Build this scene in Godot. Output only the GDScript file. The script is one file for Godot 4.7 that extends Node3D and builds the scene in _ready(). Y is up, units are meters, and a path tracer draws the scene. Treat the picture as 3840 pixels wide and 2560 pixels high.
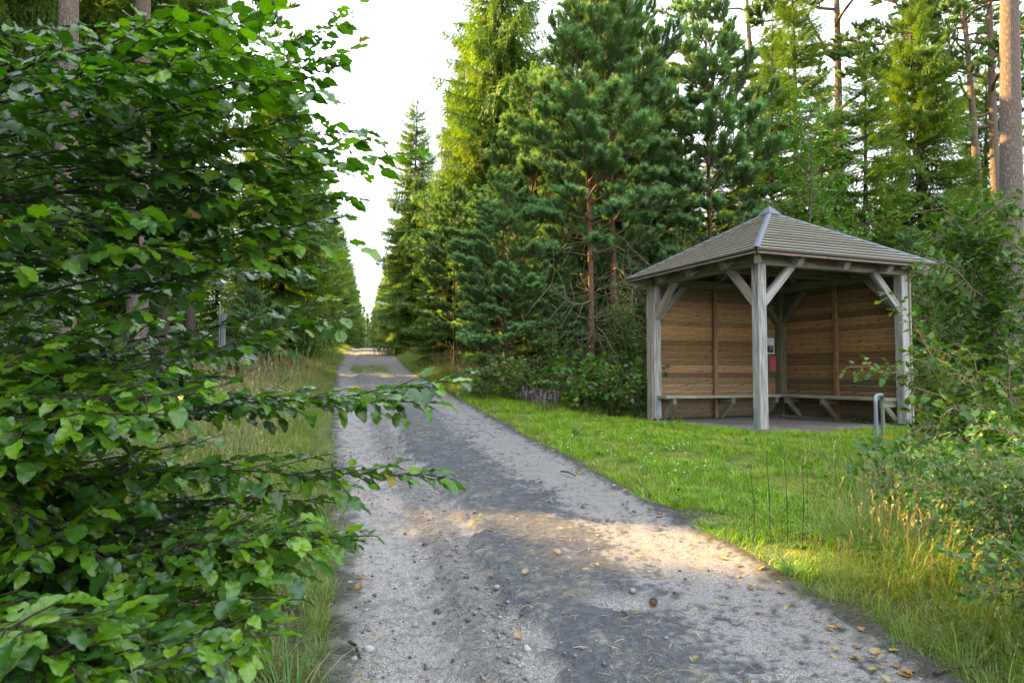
extends Node3D

const TILT := 0.0488
var rng := RandomNumberGenerator.new()
var counts := {}
var noise := FastNoiseLite.new()
var fine := FastNoiseLite.new()
var M := {}
var proto_mesh := {}


class MB:
	var v := PackedVector3Array()
	var n := PackedVector3Array()
	var c := PackedColorArray()
	var t := PackedVector2Array()
	var idx := PackedInt32Array()

	func add(p: Vector3, nn: Vector3, col: Color, uv := Vector2.ZERO) -> int:
		v.append(p)
		n.append(nn)
		c.append(col)
		t.append(uv)
		return v.size() - 1

	func tri(a: Vector3, b: Vector3, d: Vector3, col: Color) -> void:
		var nn := (d - a).cross(b - a).normalized()
		var i := v.size()
		v.append(a)
		v.append(b)
		v.append(d)
		for k in 3:
			n.append(nn)
			c.append(col)
			t.append(Vector2.ZERO)
			idx.append(i + k)

	func quad(a: Vector3, b: Vector3, d: Vector3, e: Vector3, col: Color, ua := Vector2.ZERO, ub := Vector2.ZERO, ud := Vector2.ZERO, ue := Vector2.ZERO) -> void:
		var nn := (d - a).cross(b - a).normalized()
		var i := add(a, nn, col, ua)
		add(b, nn, col, ub)
		add(d, nn, col, ud)
		add(e, nn, col, ue)
		idx.append_array(PackedInt32Array([i, i + 1, i + 2, i, i + 2, i + 3]))

	func tube(pts: PackedVector3Array, radii: PackedFloat32Array, sides: int, c0: Color, c1: Color, cap := false) -> void:
		var first := v.size()
		var m := pts.size()
		var side := Vector3.RIGHT
		var along := 0.0
		for i in m:
			var d := (pts[mini(i + 1, m - 1)] - pts[maxi(i - 1, 0)]).normalized()
			if i == 0:
				side = d.cross(Vector3(0.31, 0.2, 0.93)).normalized()
			side = (side - d * side.dot(d)).normalized()
			var up := d.cross(side)
			if i > 0:
				along += pts[i].distance_to(pts[i - 1])
			var col := c0.lerp(c1, float(i) / maxf(m - 1, 1))
			for k in sides + 1:
				var a := TAU * k / sides
				var o := side * cos(a) + up * sin(a)
				add(pts[i] + o * radii[i], o, col, Vector2(float(k) / sides * TAU * maxf(radii[0], 0.02), along))
		for i in m - 1:
			for k in sides:
				var a := first + i * (sides + 1) + k
				var b := a + sides + 1
				idx.append_array(PackedInt32Array([a, b + 1, a + 1, a, b, b + 1]))
		if cap:
			for e in 2:
				var at := 0 if e == 0 else m - 1
				var d := (pts[1] - pts[0]).normalized() * -1.0 if e == 0 else (pts[m - 1] - pts[m - 2]).normalized()
				var mid := add(pts[at], d, c0 if e == 0 else c1)
				var ring := []
				for k in sides:
					ring.append(add(v[first + at * (sides + 1) + k], d, c0 if e == 0 else c1))
				for k in sides:
					if e == 0:
						idx.append_array(PackedInt32Array([mid, ring[k], ring[(k + 1) % sides]]))
					else:
						idx.append_array(PackedInt32Array([mid, ring[(k + 1) % sides], ring[k]]))

	# a squared timber with chamfered edges, grain along its length
	func beam(p0: Vector3, p1: Vector3, w: float, h: float, up: Vector3, ch: float, col: Color, off := Vector2.ZERO, top_edge := 1.0, low_edge := 1.0) -> void:
		var d := (p1 - p0).normalized()
		var s := d.cross(up).normalized()
		var u := s.cross(d)
		var L := p0.distance_to(p1)
		var prof := [Vector2(-w / 2 + ch, -h / 2), Vector2(w / 2 - ch, -h / 2), Vector2(w / 2, -h / 2 + ch), Vector2(w / 2, h / 2 - ch), Vector2(w / 2 - ch, h / 2), Vector2(-w / 2 + ch, h / 2), Vector2(-w / 2, h / 2 - ch), Vector2(-w / 2, -h / 2 + ch)]
		var a := []
		var b := []
		var around := [0.0]
		for k in 8:
			a.append(p0 + s * prof[k].x + u * prof[k].y)
			b.append(p1 + s * prof[k].x + u * prof[k].y)
			around.append(around[k] + prof[k].distance_to(prof[(k + 1) % 8]))
		for k in 8:
			var j := (k + 1) % 8
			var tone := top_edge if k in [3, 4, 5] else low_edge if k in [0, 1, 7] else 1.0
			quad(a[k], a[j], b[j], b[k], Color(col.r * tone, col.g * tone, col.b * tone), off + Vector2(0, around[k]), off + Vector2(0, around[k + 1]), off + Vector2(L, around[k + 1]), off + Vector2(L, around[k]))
		for k in range(1, 7):
			tri(a[0], a[k + 1], a[k], col * 0.8)
			tri(b[0], b[k], b[k + 1], col * 0.8)

	func smooth() -> void:
		for i in n.size():
			n[i] = Vector3.ZERO
		for i in range(0, idx.size(), 3):
			var a := v[idx[i]]
			var nn := (v[idx[i + 2]] - a).cross(v[idx[i + 1]] - a)
			for k in 3:
				n[idx[i + k]] += nn
		for i in n.size():
			n[i] = n[i].normalized()

	func mesh(mat: Material = null) -> ArrayMesh:
		var arr := []
		arr.resize(Mesh.ARRAY_MAX)
		arr[Mesh.ARRAY_VERTEX] = v
		arr[Mesh.ARRAY_NORMAL] = n
		arr[Mesh.ARRAY_COLOR] = c
		arr[Mesh.ARRAY_TEX_UV] = t
		arr[Mesh.ARRAY_INDEX] = idx
		var m := ArrayMesh.new()
		m.add_surface_from_arrays(Mesh.PRIMITIVE_TRIANGLES, arr)
		if mat:
			m.surface_set_material(0, mat)
		return m


class Inst:
	var buf := PackedFloat32Array()
	var count := 0

	func add(t: Transform3D, col := Color.WHITE) -> void:
		var b := t.basis
		var o := t.origin
		buf.append_array(PackedFloat32Array([b.x.x, b.y.x, b.z.x, o.x, b.x.y, b.y.y, b.z.y, o.y, b.x.z, b.y.z, b.z.z, o.z, col.r, col.g, col.b, 1.0]))
		count += 1


# ---------- naming and placing ----------
func numbered(called: String) -> String:
	var k: int = counts.get(called, 0)
	counts[called] = k + 1
	return called if k == 0 else "%s_%03d" % [called, k]


func tag(o: Node, label: String, category: String, group := "") -> void:
	o.set_meta("label", label)
	o.set_meta("category", category)
	if group:
		o.set_meta("group", group)


func thing(called: String, label: String, category: String, at := Vector3.ZERO, turn := 0.0, group := "") -> Node3D:
	var o := Node3D.new()
	o.name = numbered(called)
	add_child(o)
	o.position = at
	o.rotation.y = turn
	tag(o, label, category, group)
	return o


func part(called: String, parent: Node, mesh: Mesh, kind := "") -> MeshInstance3D:
	var o := MeshInstance3D.new()
	o.mesh = mesh
	if parent == self:
		o.name = numbered(called)
		add_child(o)
	else:
		o.name = called
		parent.add_child(o, true)
	if kind:
		o.set_meta("kind", kind)
	return o


func many(called: String, parent: Node, mesh: Mesh, inst: Inst) -> MultiMeshInstance3D:
	var mm := MultiMesh.new()
	mm.transform_format = MultiMesh.TRANSFORM_3D
	mm.use_colors = true
	mm.mesh = mesh
	mm.instance_count = inst.count
	mm.buffer = inst.buf
	var o := MultiMeshInstance3D.new()
	o.multimesh = mm
	if parent == self:
		o.name = numbered(called)
		add_child(o)
	else:
		o.name = called
		parent.add_child(o, true)
	o.set_meta("kind", "stuff")
	return o


func dup(root: Node3D, called: String, label: String, at: Vector3, turn: float, size := Vector3.ONE, group := "") -> Node3D:
	var r: Node3D = root.duplicate()
	r.name = numbered(called)
	add_child(r)
	r.position = at
	r.rotation = Vector3(0, turn, 0)
	r.scale = size
	r.set_meta("label", label)
	r.set_meta("group", group)
	return r


# a point of the place, from the direction in which the photograph (3840 x 2560) shows it and its distance ahead
func seen(px: float, py: float, d: float) -> Vector3:
	var u := (px - 1920.0) / 2560.0
	var w := (1280.0 - py) / 2560.0
	var dir := Vector3(u, w * cos(TILT) + sin(TILT), -cos(TILT) + w * sin(TILT))
	return Vector3(0, 1.5, 0) + dir * (d / -dir.z)


func R(a: float, b: float) -> float:
	return rng.randf_range(a, b)


# ---------- the lie of the land ----------
const ROAD := [Vector2(-30, 5.6), Vector2(-4, 1.55), Vector2(0, 0.98), Vector2(2.9, 0.52), Vector2(4.2, 0.27), Vector2(5.9, -0.17), Vector2(8.8, -1.02), Vector2(14.8, -2.52), Vector2(24, -4.9), Vector2(48.6, -10.2), Vector2(120, -25.7)]
const HALF := 1.33


func road_raw(d: float) -> float:
	for i in range(1, ROAD.size()):
		if d < ROAD[i].x:
			return lerpf(ROAD[i - 1].y, ROAD[i].y, (d - ROAD[i - 1].x) / (ROAD[i].x - ROAD[i - 1].x))
	return ROAD[-1].y


func road_at(d: float) -> float:
	return (road_raw(d - 1.2) + road_raw(d - 0.5) + road_raw(d) + road_raw(d + 0.5) + road_raw(d + 1.2)) / 5.0


func from_road(x: float, d: float) -> float:   # distance outside the road's edge, negative on the road
	return absf(x - road_at(d)) - HALF - 0.16 * noise.get_noise_2d(d * 60.0, 7.0 if x > road_at(d) else 300.0) - 0.14 * noise.get_noise_2d(d * 260.0, 70.0 if x > road_at(d) else 400.0)


func rise(d: float) -> float:
	if d < -12.0:
		return -0.816
	if d < 48.0:
		return 0.068 * d
	if d < 64.0:
		var q := d - 48.0
		return 3.264 + 0.068 * q - 0.068 / 24.0 * q * q * 0.75
	return 3.264 + 1.088 - 0.544 - 0.002 * (d - 64.0)


const HUT := Vector3(4.309, 0.7, -11.30)


func land(x: float, z: float) -> float:
	var d := -z
	var y := rise(d)
	var q := Vector2(x - HUT.x, z - HUT.z).length()
	var e := absf(x - road_at(d)) - HALF
	y = lerpf(0.7, y + 0.05 * smoothstep(0.0, 0.7, e), smoothstep(2.1, 4.6, q))
	y += 0.035 * noise.get_noise_2d(x * 35.0, z * 35.0) * smoothstep(2.3, 3.6, q) * smoothstep(0.0, 1.5, e)
	return y


func on_land(x: float, d: float) -> Vector3:
	return Vector3(x, land(x, -d), -d)


# ---------- materials ----------
func mat(col: Color, rough := 0.8, tex: Texture2D = null, vertex := true) -> StandardMaterial3D:
	var m := StandardMaterial3D.new()
	m.albedo_color = col.linear_to_srgb()
	m.roughness = rough
	m.vertex_color_use_as_albedo = vertex
	m.albedo_texture = tex
	return m


func leaf_mat(back: Color, rough := 0.5, tex: Texture2D = null) -> StandardMaterial3D:
	var m := mat(Color.WHITE, rough, tex)
	m.backlight_enabled = true
	m.backlight = back.linear_to_srgb()
	return m


func picture(w: int, h: int, f: Callable) -> ImageTexture:
	var im := Image.create_empty(w, h, false, Image.FORMAT_RGB8)
	for y in h:
		for x in w:
			im.set_pixel(x, y, f.call(x, y))
	return ImageTexture.create_from_image(im)


func grey(x: float) -> Color:
	var g := clampf(x, 0.0, 1.0)
	return Color(g, g, g)


func tiled(nz: FastNoiseLite, x: float, y: float, w: float, h: float, sx: float, sy: float) -> float:
	# noise that repeats without a seam: four taps blended
	var a := x / w
	var b := y / h
	var top := lerpf(nz.get_noise_2d(x * sx, y * sy), nz.get_noise_2d((x - w) * sx, y * sy), a)
	var low := lerpf(nz.get_noise_2d(x * sx, (y - h) * sy), nz.get_noise_2d((x - w) * sx, (y - h) * sy), a)
	return lerpf(top, low, b)


func make_materials() -> void:
	var nz := FastNoiseLite.new()
	nz.seed = 11
	nz.frequency = 0.02
	nz.fractal_octaves = 4
	var cell := FastNoiseLite.new()
	cell.seed = 5
	cell.noise_type = FastNoiseLite.TYPE_CELLULAR
	cell.cellular_return_type = FastNoiseLite.RETURN_DISTANCE2_SUB
	cell.frequency = 0.035
	# wood: grain along x, knots with rings round them
	var knots := []
	rng.seed = 77
	for k in 5:
		knots.append(Vector3(R(0, 512), R(10, 246), R(6, 13)))
	var wood := func(x: int, y: int) -> Color:
		var dark := 0.0
		var bend := 0.0
		for k: Vector3 in knots:
			var q := Vector2(x - k.x, (y - k.y) * 1.5)
			var r := q.length() / k.z
			if r < 8.0:
				dark += 0.38 * exp(-r * r * 0.9)
				bend += (1.0 if y > k.y else -1.0) * k.z * 1.4 * exp(-r * r * 0.08)
		var yy := y - bend
		var g := 0.5 + 0.5 * tiled(nz, x, yy, 512, 256, 0.25, 5.0)
		var l := 0.5 + 0.5 * tiled(nz, x, y, 512, 256, 0.5, 1.2)
		return grey(0.76 + 0.26 * (g - 0.5) + 0.5 * (l - 0.5) - dark)
	M.grain = picture(512, 256, wood)
	var silver := func(x: int, y: int) -> Color:
		var g := 0.5 + 0.5 * tiled(nz, x, y, 512, 256, 0.16, 6.0)
		var l := 0.5 + 0.5 * tiled(nz, x, y + 900, 512, 256, 0.9, 1.4)
		var crack := smoothstep(0.70, 0.78, 0.5 + 0.5 * tiled(nz, x + 300, y, 512, 256, 0.06, 4.0)) * 0.3
		return grey(0.82 + 0.2 * (g - 0.5) + 0.12 * (l - 0.5) - crack * 0.9)
	M.silver = picture(512, 256, silver)
	var bark := func(x: int, y: int) -> Color:
		var q := cell.get_noise_2d(x * 1.0 + 8.0 * nz.get_noise_2d(x, y), y * 0.45)
		return grey(0.55 + 0.5 * q + 0.35 * nz.get_noise_2d(x * 3.0, y * 3.0) + 0.35)
	M.bark = picture(256, 256, bark)
	var grit := func(x: int, y: int) -> Color:
		var h := fposmod(sin(x * 12.9898 + y * 78.233) * 43758.5453, 1.0)
		var k := 0.5 + 0.5 * tiled(nz, x, y, 512, 512, 6.0, 6.0)
		var big := 0.5 + 0.5 * tiled(nz, x, y, 512, 512, 2.2, 2.2)
		var s := 0.66 + 1.0 * (k - 0.5) + 0.34 * (h - 0.5) + 0.5 * (big - 0.5)
		return grey(s + (0.35 if h > 0.985 else 0.0))
	M.grit = picture(512, 512, grit)
	# leaf print: midrib and side veins a little paler
	var veins := func(x: int, y: int) -> Color:
		var u := x / 255.0
		var s := absf(y / 127.0 - 0.5) * 2.0
		var rib := smoothstep(0.06, 0.0, s) * (1.0 - u * 0.6)
		var ph := fposmod((u - s * 0.22) * 8.0, 1.0)
		var vein := smoothstep(0.12, 0.0, absf(ph - 0.5)) * 0.5
		var mott := 0.12 * nz.get_noise_2d(x * 2.0, y * 2.0)
		return Color(0.72 + 0.28 * maxf(rib, vein) + mott, 0.76 + 0.22 * maxf(rib, vein) + mott, 0.70 + 0.2 * rib + mott)
	M.veins = picture(256, 128, veins)

	M.plank = mat(Color.WHITE, 0.75, M.grain)
	M.timber = mat(Color.WHITE, 0.8, M.silver)
	for k in ["plank", "timber"]:
		M[k].uv1_scale = Vector3(0.8, 3.6, 1) if k == "plank" else Vector3(0.22, 3.2, 1)
		M[k].heightmap_enabled = true
		M[k].heightmap_texture = M.grain if k == "plank" else M.silver
		M[k].heightmap_scale = 0.15
	M.shingle = mat(Color.WHITE, 0.85)
	M.bark_mat = mat(Color.WHITE, 0.9, M.bark)
	M.bark_mat.uv1_scale = Vector3(2.2, 2.2, 1)
	M.bark_mat.heightmap_enabled = true
	M.bark_mat.heightmap_texture = M.bark
	M.bark_mat.heightmap_scale = 2.0
	M.twig = mat(Color.WHITE, 0.8)
	M.steel = mat(Color(0.19, 0.23, 0.26), 0.5)
	M.steel.metallic = 0.25
	M.zinc = mat(Color(0.085, 0.10, 0.12), 0.65)
	M.zinc.metallic = 0.2
	M.ground = mat(Color.WHITE, 0.95, M.grit)
	M.ground.uv1_scale = Vector3(1.3, 1.3, 1)
	M.ground.heightmap_enabled = true
	M.ground.heightmap_texture = M.grit
	M.ground.heightmap_scale = 2.0
	M.road = mat(Color.WHITE, 0.9, M.grit)
	M.road.uv1_scale = Vector3(1.7, 1.7, 1)
	M.road.heightmap_enabled = true
	M.road.heightmap_texture = M.grit
	M.road.heightmap_scale = 0.8
	M.needle = leaf_mat(Color(0.8, 0.72, 0.12), 0.6)
	M.blade = leaf_mat(Color(0.7, 0.8, 0.15), 0.5)
	M.leaf = leaf_mat(Color(0.75, 0.9, 0.1), 0.5, M.veins)
	M.gloss = leaf_mat(Color(0.85, 1.0, 0.06), 0.30, M.veins)
	M.gloss.metallic_specular = 0.6
	M.stone = mat(Color.WHITE, 0.8, M.grit)
	M.stone.uv1_scale = Vector3(3, 3, 3)
	M.stone.uv1_triplanar = true


# ---------- foliage pieces ----------
func leaf_mesh(called: String, length: float, width: float, fold: float, curl: float, wave: float, seg: int, lobes: float, holes: int, m: Material, stalk := 0.12) -> ArrayMesh:
	var b := MB.new()
	var na := 2
	var x0 := length * stalk
	var ph := R(0, 6)
	for i in seg + 1:
		var t := float(i) / seg
		var w := width / 2 * pow(maxf(sin(PI * pow(t, 0.82)), 0.0), 0.75)
		if lobes > 0.0:
			w *= 0.78 + 0.34 * sin(TAU * lobes * t - 1.2)
		elif seg > 5:
			w *= 1.0 + (0.045 if i % 2 == 0 else -0.03)
		for j in range(-na, na + 1):
			var s := float(j) / na
			var y := fold * absf(s) * w + curl * t * t * length + wave * sin(t * 17.0 + ph + s * 1.5) * absf(s) * width * 0.5
			b.add(Vector3(x0 + length * t - 0.12 * absf(s) * w, y, w * s), Vector3.UP, Color.WHITE, Vector2(t, s * 0.5 + 0.5))
	var gone := {}
	for k in holes:
		gone[rng.randi_range(1, seg - 2) * 4 + rng.randi_range(0, 3)] = true
	for i in seg:
		for j in 4:
			if gone.has(i * 4 + j):
				continue
			var p := i * 5 + j
			b.idx.append_array(PackedInt32Array([p, p + 1, p + 6, p, p + 6, p + 5]))
	b.smooth()
	if stalk > 0.0:
		b.quad(Vector3(0, 0, -0.0008), Vector3(x0 * 1.1, 0.001, -0.0008), Vector3(x0 * 1.1, 0.001, 0.0008), Vector3(0, 0, 0.0008), Color(0.6, 0.5, 0.3))
	proto_mesh[called] = b.mesh(m)
	return proto_mesh[called]


# a spray of needles along a twig
func needles(b: MB, from: Vector3, dir: Vector3, length: float, step: float, size: float, fat: float, up: Vector3, c0: Color, c1: Color) -> void:
	var d := dir.normalized()
	var s := d.cross(up).normalized()
	var u := s.cross(d)
	var k := 0.0
	while k < length:
		var p := from + d * k + Vector3(0, -0.12 * k * k / maxf(length, 0.01), 0)
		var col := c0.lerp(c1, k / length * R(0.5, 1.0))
		for q in 2:
			var sd := s * (1.0 if q == 0 else -1.0) * R(0.5, 1.0) + u * R(-0.5, 0.8)
			var tip := p + (d * R(0.5, 0.9) + sd * 0.8) * size * R(0.7, 1.2)
			var across := d * fat * size
			b.tri(p - across, p + across, tip, col)
		k += step
	b.tri(from + d * (length - size * 0.4) - s * fat * size, from + d * (length - size * 0.4) + s * fat * size, from + d * (length + size * 0.8), c1)


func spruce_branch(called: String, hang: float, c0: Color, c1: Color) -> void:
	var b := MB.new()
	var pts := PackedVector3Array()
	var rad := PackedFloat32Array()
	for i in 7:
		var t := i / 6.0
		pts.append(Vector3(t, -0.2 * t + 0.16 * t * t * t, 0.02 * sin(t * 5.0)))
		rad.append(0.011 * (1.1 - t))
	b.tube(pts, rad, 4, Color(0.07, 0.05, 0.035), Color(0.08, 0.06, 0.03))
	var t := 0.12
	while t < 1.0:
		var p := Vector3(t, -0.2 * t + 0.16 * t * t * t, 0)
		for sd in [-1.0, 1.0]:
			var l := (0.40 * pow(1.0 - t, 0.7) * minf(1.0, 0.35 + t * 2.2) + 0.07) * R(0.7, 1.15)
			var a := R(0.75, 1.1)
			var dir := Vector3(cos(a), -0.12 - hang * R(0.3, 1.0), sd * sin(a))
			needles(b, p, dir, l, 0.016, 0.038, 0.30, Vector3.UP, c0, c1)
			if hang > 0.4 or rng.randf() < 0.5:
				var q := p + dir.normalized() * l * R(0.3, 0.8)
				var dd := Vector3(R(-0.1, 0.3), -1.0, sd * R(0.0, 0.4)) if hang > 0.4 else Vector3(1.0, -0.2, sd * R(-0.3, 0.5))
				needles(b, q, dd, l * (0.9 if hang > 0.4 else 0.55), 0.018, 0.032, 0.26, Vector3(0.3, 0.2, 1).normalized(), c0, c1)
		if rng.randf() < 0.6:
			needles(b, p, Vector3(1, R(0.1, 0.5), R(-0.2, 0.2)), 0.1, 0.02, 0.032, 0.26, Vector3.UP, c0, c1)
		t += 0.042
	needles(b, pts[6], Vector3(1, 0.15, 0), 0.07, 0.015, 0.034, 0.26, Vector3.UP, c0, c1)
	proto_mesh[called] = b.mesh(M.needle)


# a shoot of a pine: needles all round its last stretch
func pine_tuft(b: MB, at: Vector3, dir: Vector3, length: float, count: int, size: float, c0: Color, c1: Color) -> void:
	var d := dir.normalized()
	var s := d.cross(Vector3(0.2, 1, 0.1)).normalized()
	var u := s.cross(d)
	for k in count:
		var a := k * 2.4 + R(-0.3, 0.3)
		var f := float(k) / count
		var p := at + d * length * f
		var o := (s * cos(a) + u * sin(a)) * R(0.55, 0.9) + d * R(0.55, 1.1)
		var tip := p + o.normalized() * size * R(0.75, 1.15)
		var w := d.cross(o).normalized() * size * 0.085
		b.tri(p - w, p + w, tip, c0.lerp(c1, R(0.0, 1.0) * f))


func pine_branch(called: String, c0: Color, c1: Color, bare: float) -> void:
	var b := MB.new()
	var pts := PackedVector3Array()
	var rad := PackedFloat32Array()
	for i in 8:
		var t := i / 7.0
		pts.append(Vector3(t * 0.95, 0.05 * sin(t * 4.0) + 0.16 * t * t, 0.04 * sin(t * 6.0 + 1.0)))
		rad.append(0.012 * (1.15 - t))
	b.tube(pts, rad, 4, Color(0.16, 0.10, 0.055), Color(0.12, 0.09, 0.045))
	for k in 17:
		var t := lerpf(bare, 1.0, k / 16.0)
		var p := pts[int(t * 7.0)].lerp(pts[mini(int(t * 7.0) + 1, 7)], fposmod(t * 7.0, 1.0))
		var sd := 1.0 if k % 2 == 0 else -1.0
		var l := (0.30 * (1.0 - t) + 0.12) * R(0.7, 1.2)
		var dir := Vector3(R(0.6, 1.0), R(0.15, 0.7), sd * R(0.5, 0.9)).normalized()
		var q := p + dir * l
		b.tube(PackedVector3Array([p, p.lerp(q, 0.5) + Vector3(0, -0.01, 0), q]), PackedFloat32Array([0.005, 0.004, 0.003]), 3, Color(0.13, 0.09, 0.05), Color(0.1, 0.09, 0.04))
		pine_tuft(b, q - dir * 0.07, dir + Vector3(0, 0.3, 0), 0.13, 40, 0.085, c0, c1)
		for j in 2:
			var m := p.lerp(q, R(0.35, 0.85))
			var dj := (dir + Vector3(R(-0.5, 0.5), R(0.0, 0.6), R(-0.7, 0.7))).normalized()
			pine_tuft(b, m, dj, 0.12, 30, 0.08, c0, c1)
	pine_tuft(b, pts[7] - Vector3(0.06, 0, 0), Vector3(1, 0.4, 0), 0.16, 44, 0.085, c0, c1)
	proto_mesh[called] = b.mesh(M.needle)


func dead_branch(called: String) -> void:
	var b := MB.new()
	var c0 := Color(0.13, 0.12, 0.055)
	var pts := PackedVector3Array()
	var rad := PackedFloat32Array()
	for i in 7:
		var t := i / 6.0
		pts.append(Vector3(t, 0.12 * sin(t * 3.0) - 0.1 * t, 0.08 * sin(t * 5.0)))
		rad.append(0.010 * (1.15 - t))
	b.tube(pts, rad, 4, c0, c0)
	for k in 14:
		var p := pts[1 + k % 6]
		var q := p + Vector3(R(0.05, 0.3), R(-0.25, 0.25), R(-0.3, 0.3))
		var r := q + Vector3(R(0.0, 0.15), R(-0.15, 0.1), R(-0.15, 0.15))
		b.tube(PackedVector3Array([p, p.lerp(q, 0.5) + Vector3(0, R(-0.03, 0.03), 0), q, r]), PackedFloat32Array([0.005, 0.004, 0.003, 0.0015]), 3, c0, c0 * 1.2)
	proto_mesh[called] = b.mesh(M.twig)


func branch_basis(dir: Vector3, s: float, roll := 0.0, tall := 1.0) -> Basis:
	var x := dir.normalized()
	var z := x.cross(Vector3.UP).normalized()
	var y := z.cross(x)
	return Basis(x * s, (y * cos(roll) + z * sin(roll)) * s * tall, (z * cos(roll) - y * sin(roll)) * s)


func trunk_mesh(h: float, r: float, lean: Vector2, c0: Color, c1: Color, wob := 0.01, sides := 9) -> ArrayMesh:
	var b := MB.new()
	var pts := PackedVector3Array()
	var rad := PackedFloat32Array()
	var ph := R(0, 6)
	for i in 13:
		var t := i / 12.0
		pts.append(Vector3(lean.x * t + wob * h * sin(t * 5.0 + ph) * t, t * h - (0.15 if i == 0 else 0.0), lean.y * t + wob * h * cos(t * 4.0 + ph) * t))
		rad.append(r * (1.0 - 0.88 * t) * (1.25 if i == 0 else 1.0))
	b.tube(pts, rad, sides, c0, c1)
	return b.mesh(M.bark_mat)


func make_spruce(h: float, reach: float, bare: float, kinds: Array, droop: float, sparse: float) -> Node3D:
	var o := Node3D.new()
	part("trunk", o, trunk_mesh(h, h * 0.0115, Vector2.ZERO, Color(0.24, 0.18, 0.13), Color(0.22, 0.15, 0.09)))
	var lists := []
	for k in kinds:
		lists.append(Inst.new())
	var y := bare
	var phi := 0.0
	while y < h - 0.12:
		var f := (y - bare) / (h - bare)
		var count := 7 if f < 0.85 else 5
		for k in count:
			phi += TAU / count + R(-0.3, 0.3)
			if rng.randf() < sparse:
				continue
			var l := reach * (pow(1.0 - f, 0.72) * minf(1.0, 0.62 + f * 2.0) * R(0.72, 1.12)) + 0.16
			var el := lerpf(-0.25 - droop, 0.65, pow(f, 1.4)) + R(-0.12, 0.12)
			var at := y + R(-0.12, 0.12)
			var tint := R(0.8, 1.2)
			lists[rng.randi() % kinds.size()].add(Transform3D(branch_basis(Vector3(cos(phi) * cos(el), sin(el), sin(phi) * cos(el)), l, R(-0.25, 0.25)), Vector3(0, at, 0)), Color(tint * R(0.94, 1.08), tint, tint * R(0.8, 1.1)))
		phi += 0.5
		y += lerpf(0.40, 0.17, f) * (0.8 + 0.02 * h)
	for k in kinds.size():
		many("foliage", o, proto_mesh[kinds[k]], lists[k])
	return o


func make_pine(h: float, reach: float, bare: float, kinds: Array, dead_from: float, c0: Color, c1: Color, thick: float, gap := 0.42) -> Node3D:
	var o := Node3D.new()
	part("trunk", o, trunk_mesh(h, thick, Vector2(R(-0.2, 0.2), R(-0.2, 0.2)), c0, c1, 0.006))
	var lists := []
	for k in kinds:
		lists.append(Inst.new())
	var dry := Inst.new()
	var y := dead_from
	var phi := 0.0
	while y < h - 0.05:
		var f := (y - bare) / (h - bare)
		var count := 5
		for k in count:
			phi += TAU / count + R(-0.35, 0.35)
			if f < 0.0:
				if rng.randf() < 0.6:
					var el := R(-0.35, 0.3)
					dry.add(Transform3D(branch_basis(Vector3(cos(phi) * cos(el), sin(el), sin(phi) * cos(el)), reach * R(0.45, 0.9), R(-3, 3)), Vector3(0, y + R(-0.1, 0.1), 0)))
				continue
			var l := reach * (pow(maxf(1.0 - f, 0.0), 0.48) * minf(1.0, 0.62 + 0.9 * f) * R(0.7, 1.12)) + 0.22
			var el2 := lerpf(0.05, 0.95, f) + R(-0.15, 0.15)
			var tint := R(0.8, 1.2)
			lists[rng.randi() % kinds.size()].add(Transform3D(branch_basis(Vector3(cos(phi) * cos(el2), sin(el2), sin(phi) * cos(el2)), l, R(-0.4, 0.4)), Vector3(0, y + R(-0.08, 0.08), 0)), Color(tint, tint, tint))
			if l > 0.9 and rng.randf() < 0.6:
				var mid := Vector3(cos(phi) * cos(el2), sin(el2), sin(phi) * cos(el2)) * l * R(0.3, 0.6) + Vector3(0, y, 0)
				var ph2 := phi + R(-0.9, 0.9)
				lists[rng.randi() % kinds.size()].add(Transform3D(branch_basis(Vector3(cos(ph2), R(0.1, 0.7), sin(ph2)), l * R(0.4, 0.6), R(-0.4, 0.4)), mid), Color(tint, tint, tint))
		phi += 0.7
		y += lerpf(gap, gap * 0.75, maxf(f, 0.0))
	for k in kinds.size():
		many("foliage", o, proto_mesh[kinds[k]], lists[k])
	if dry.count:
		many("dead_branches", o, proto_mesh.dead, dry)
	return o


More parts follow.
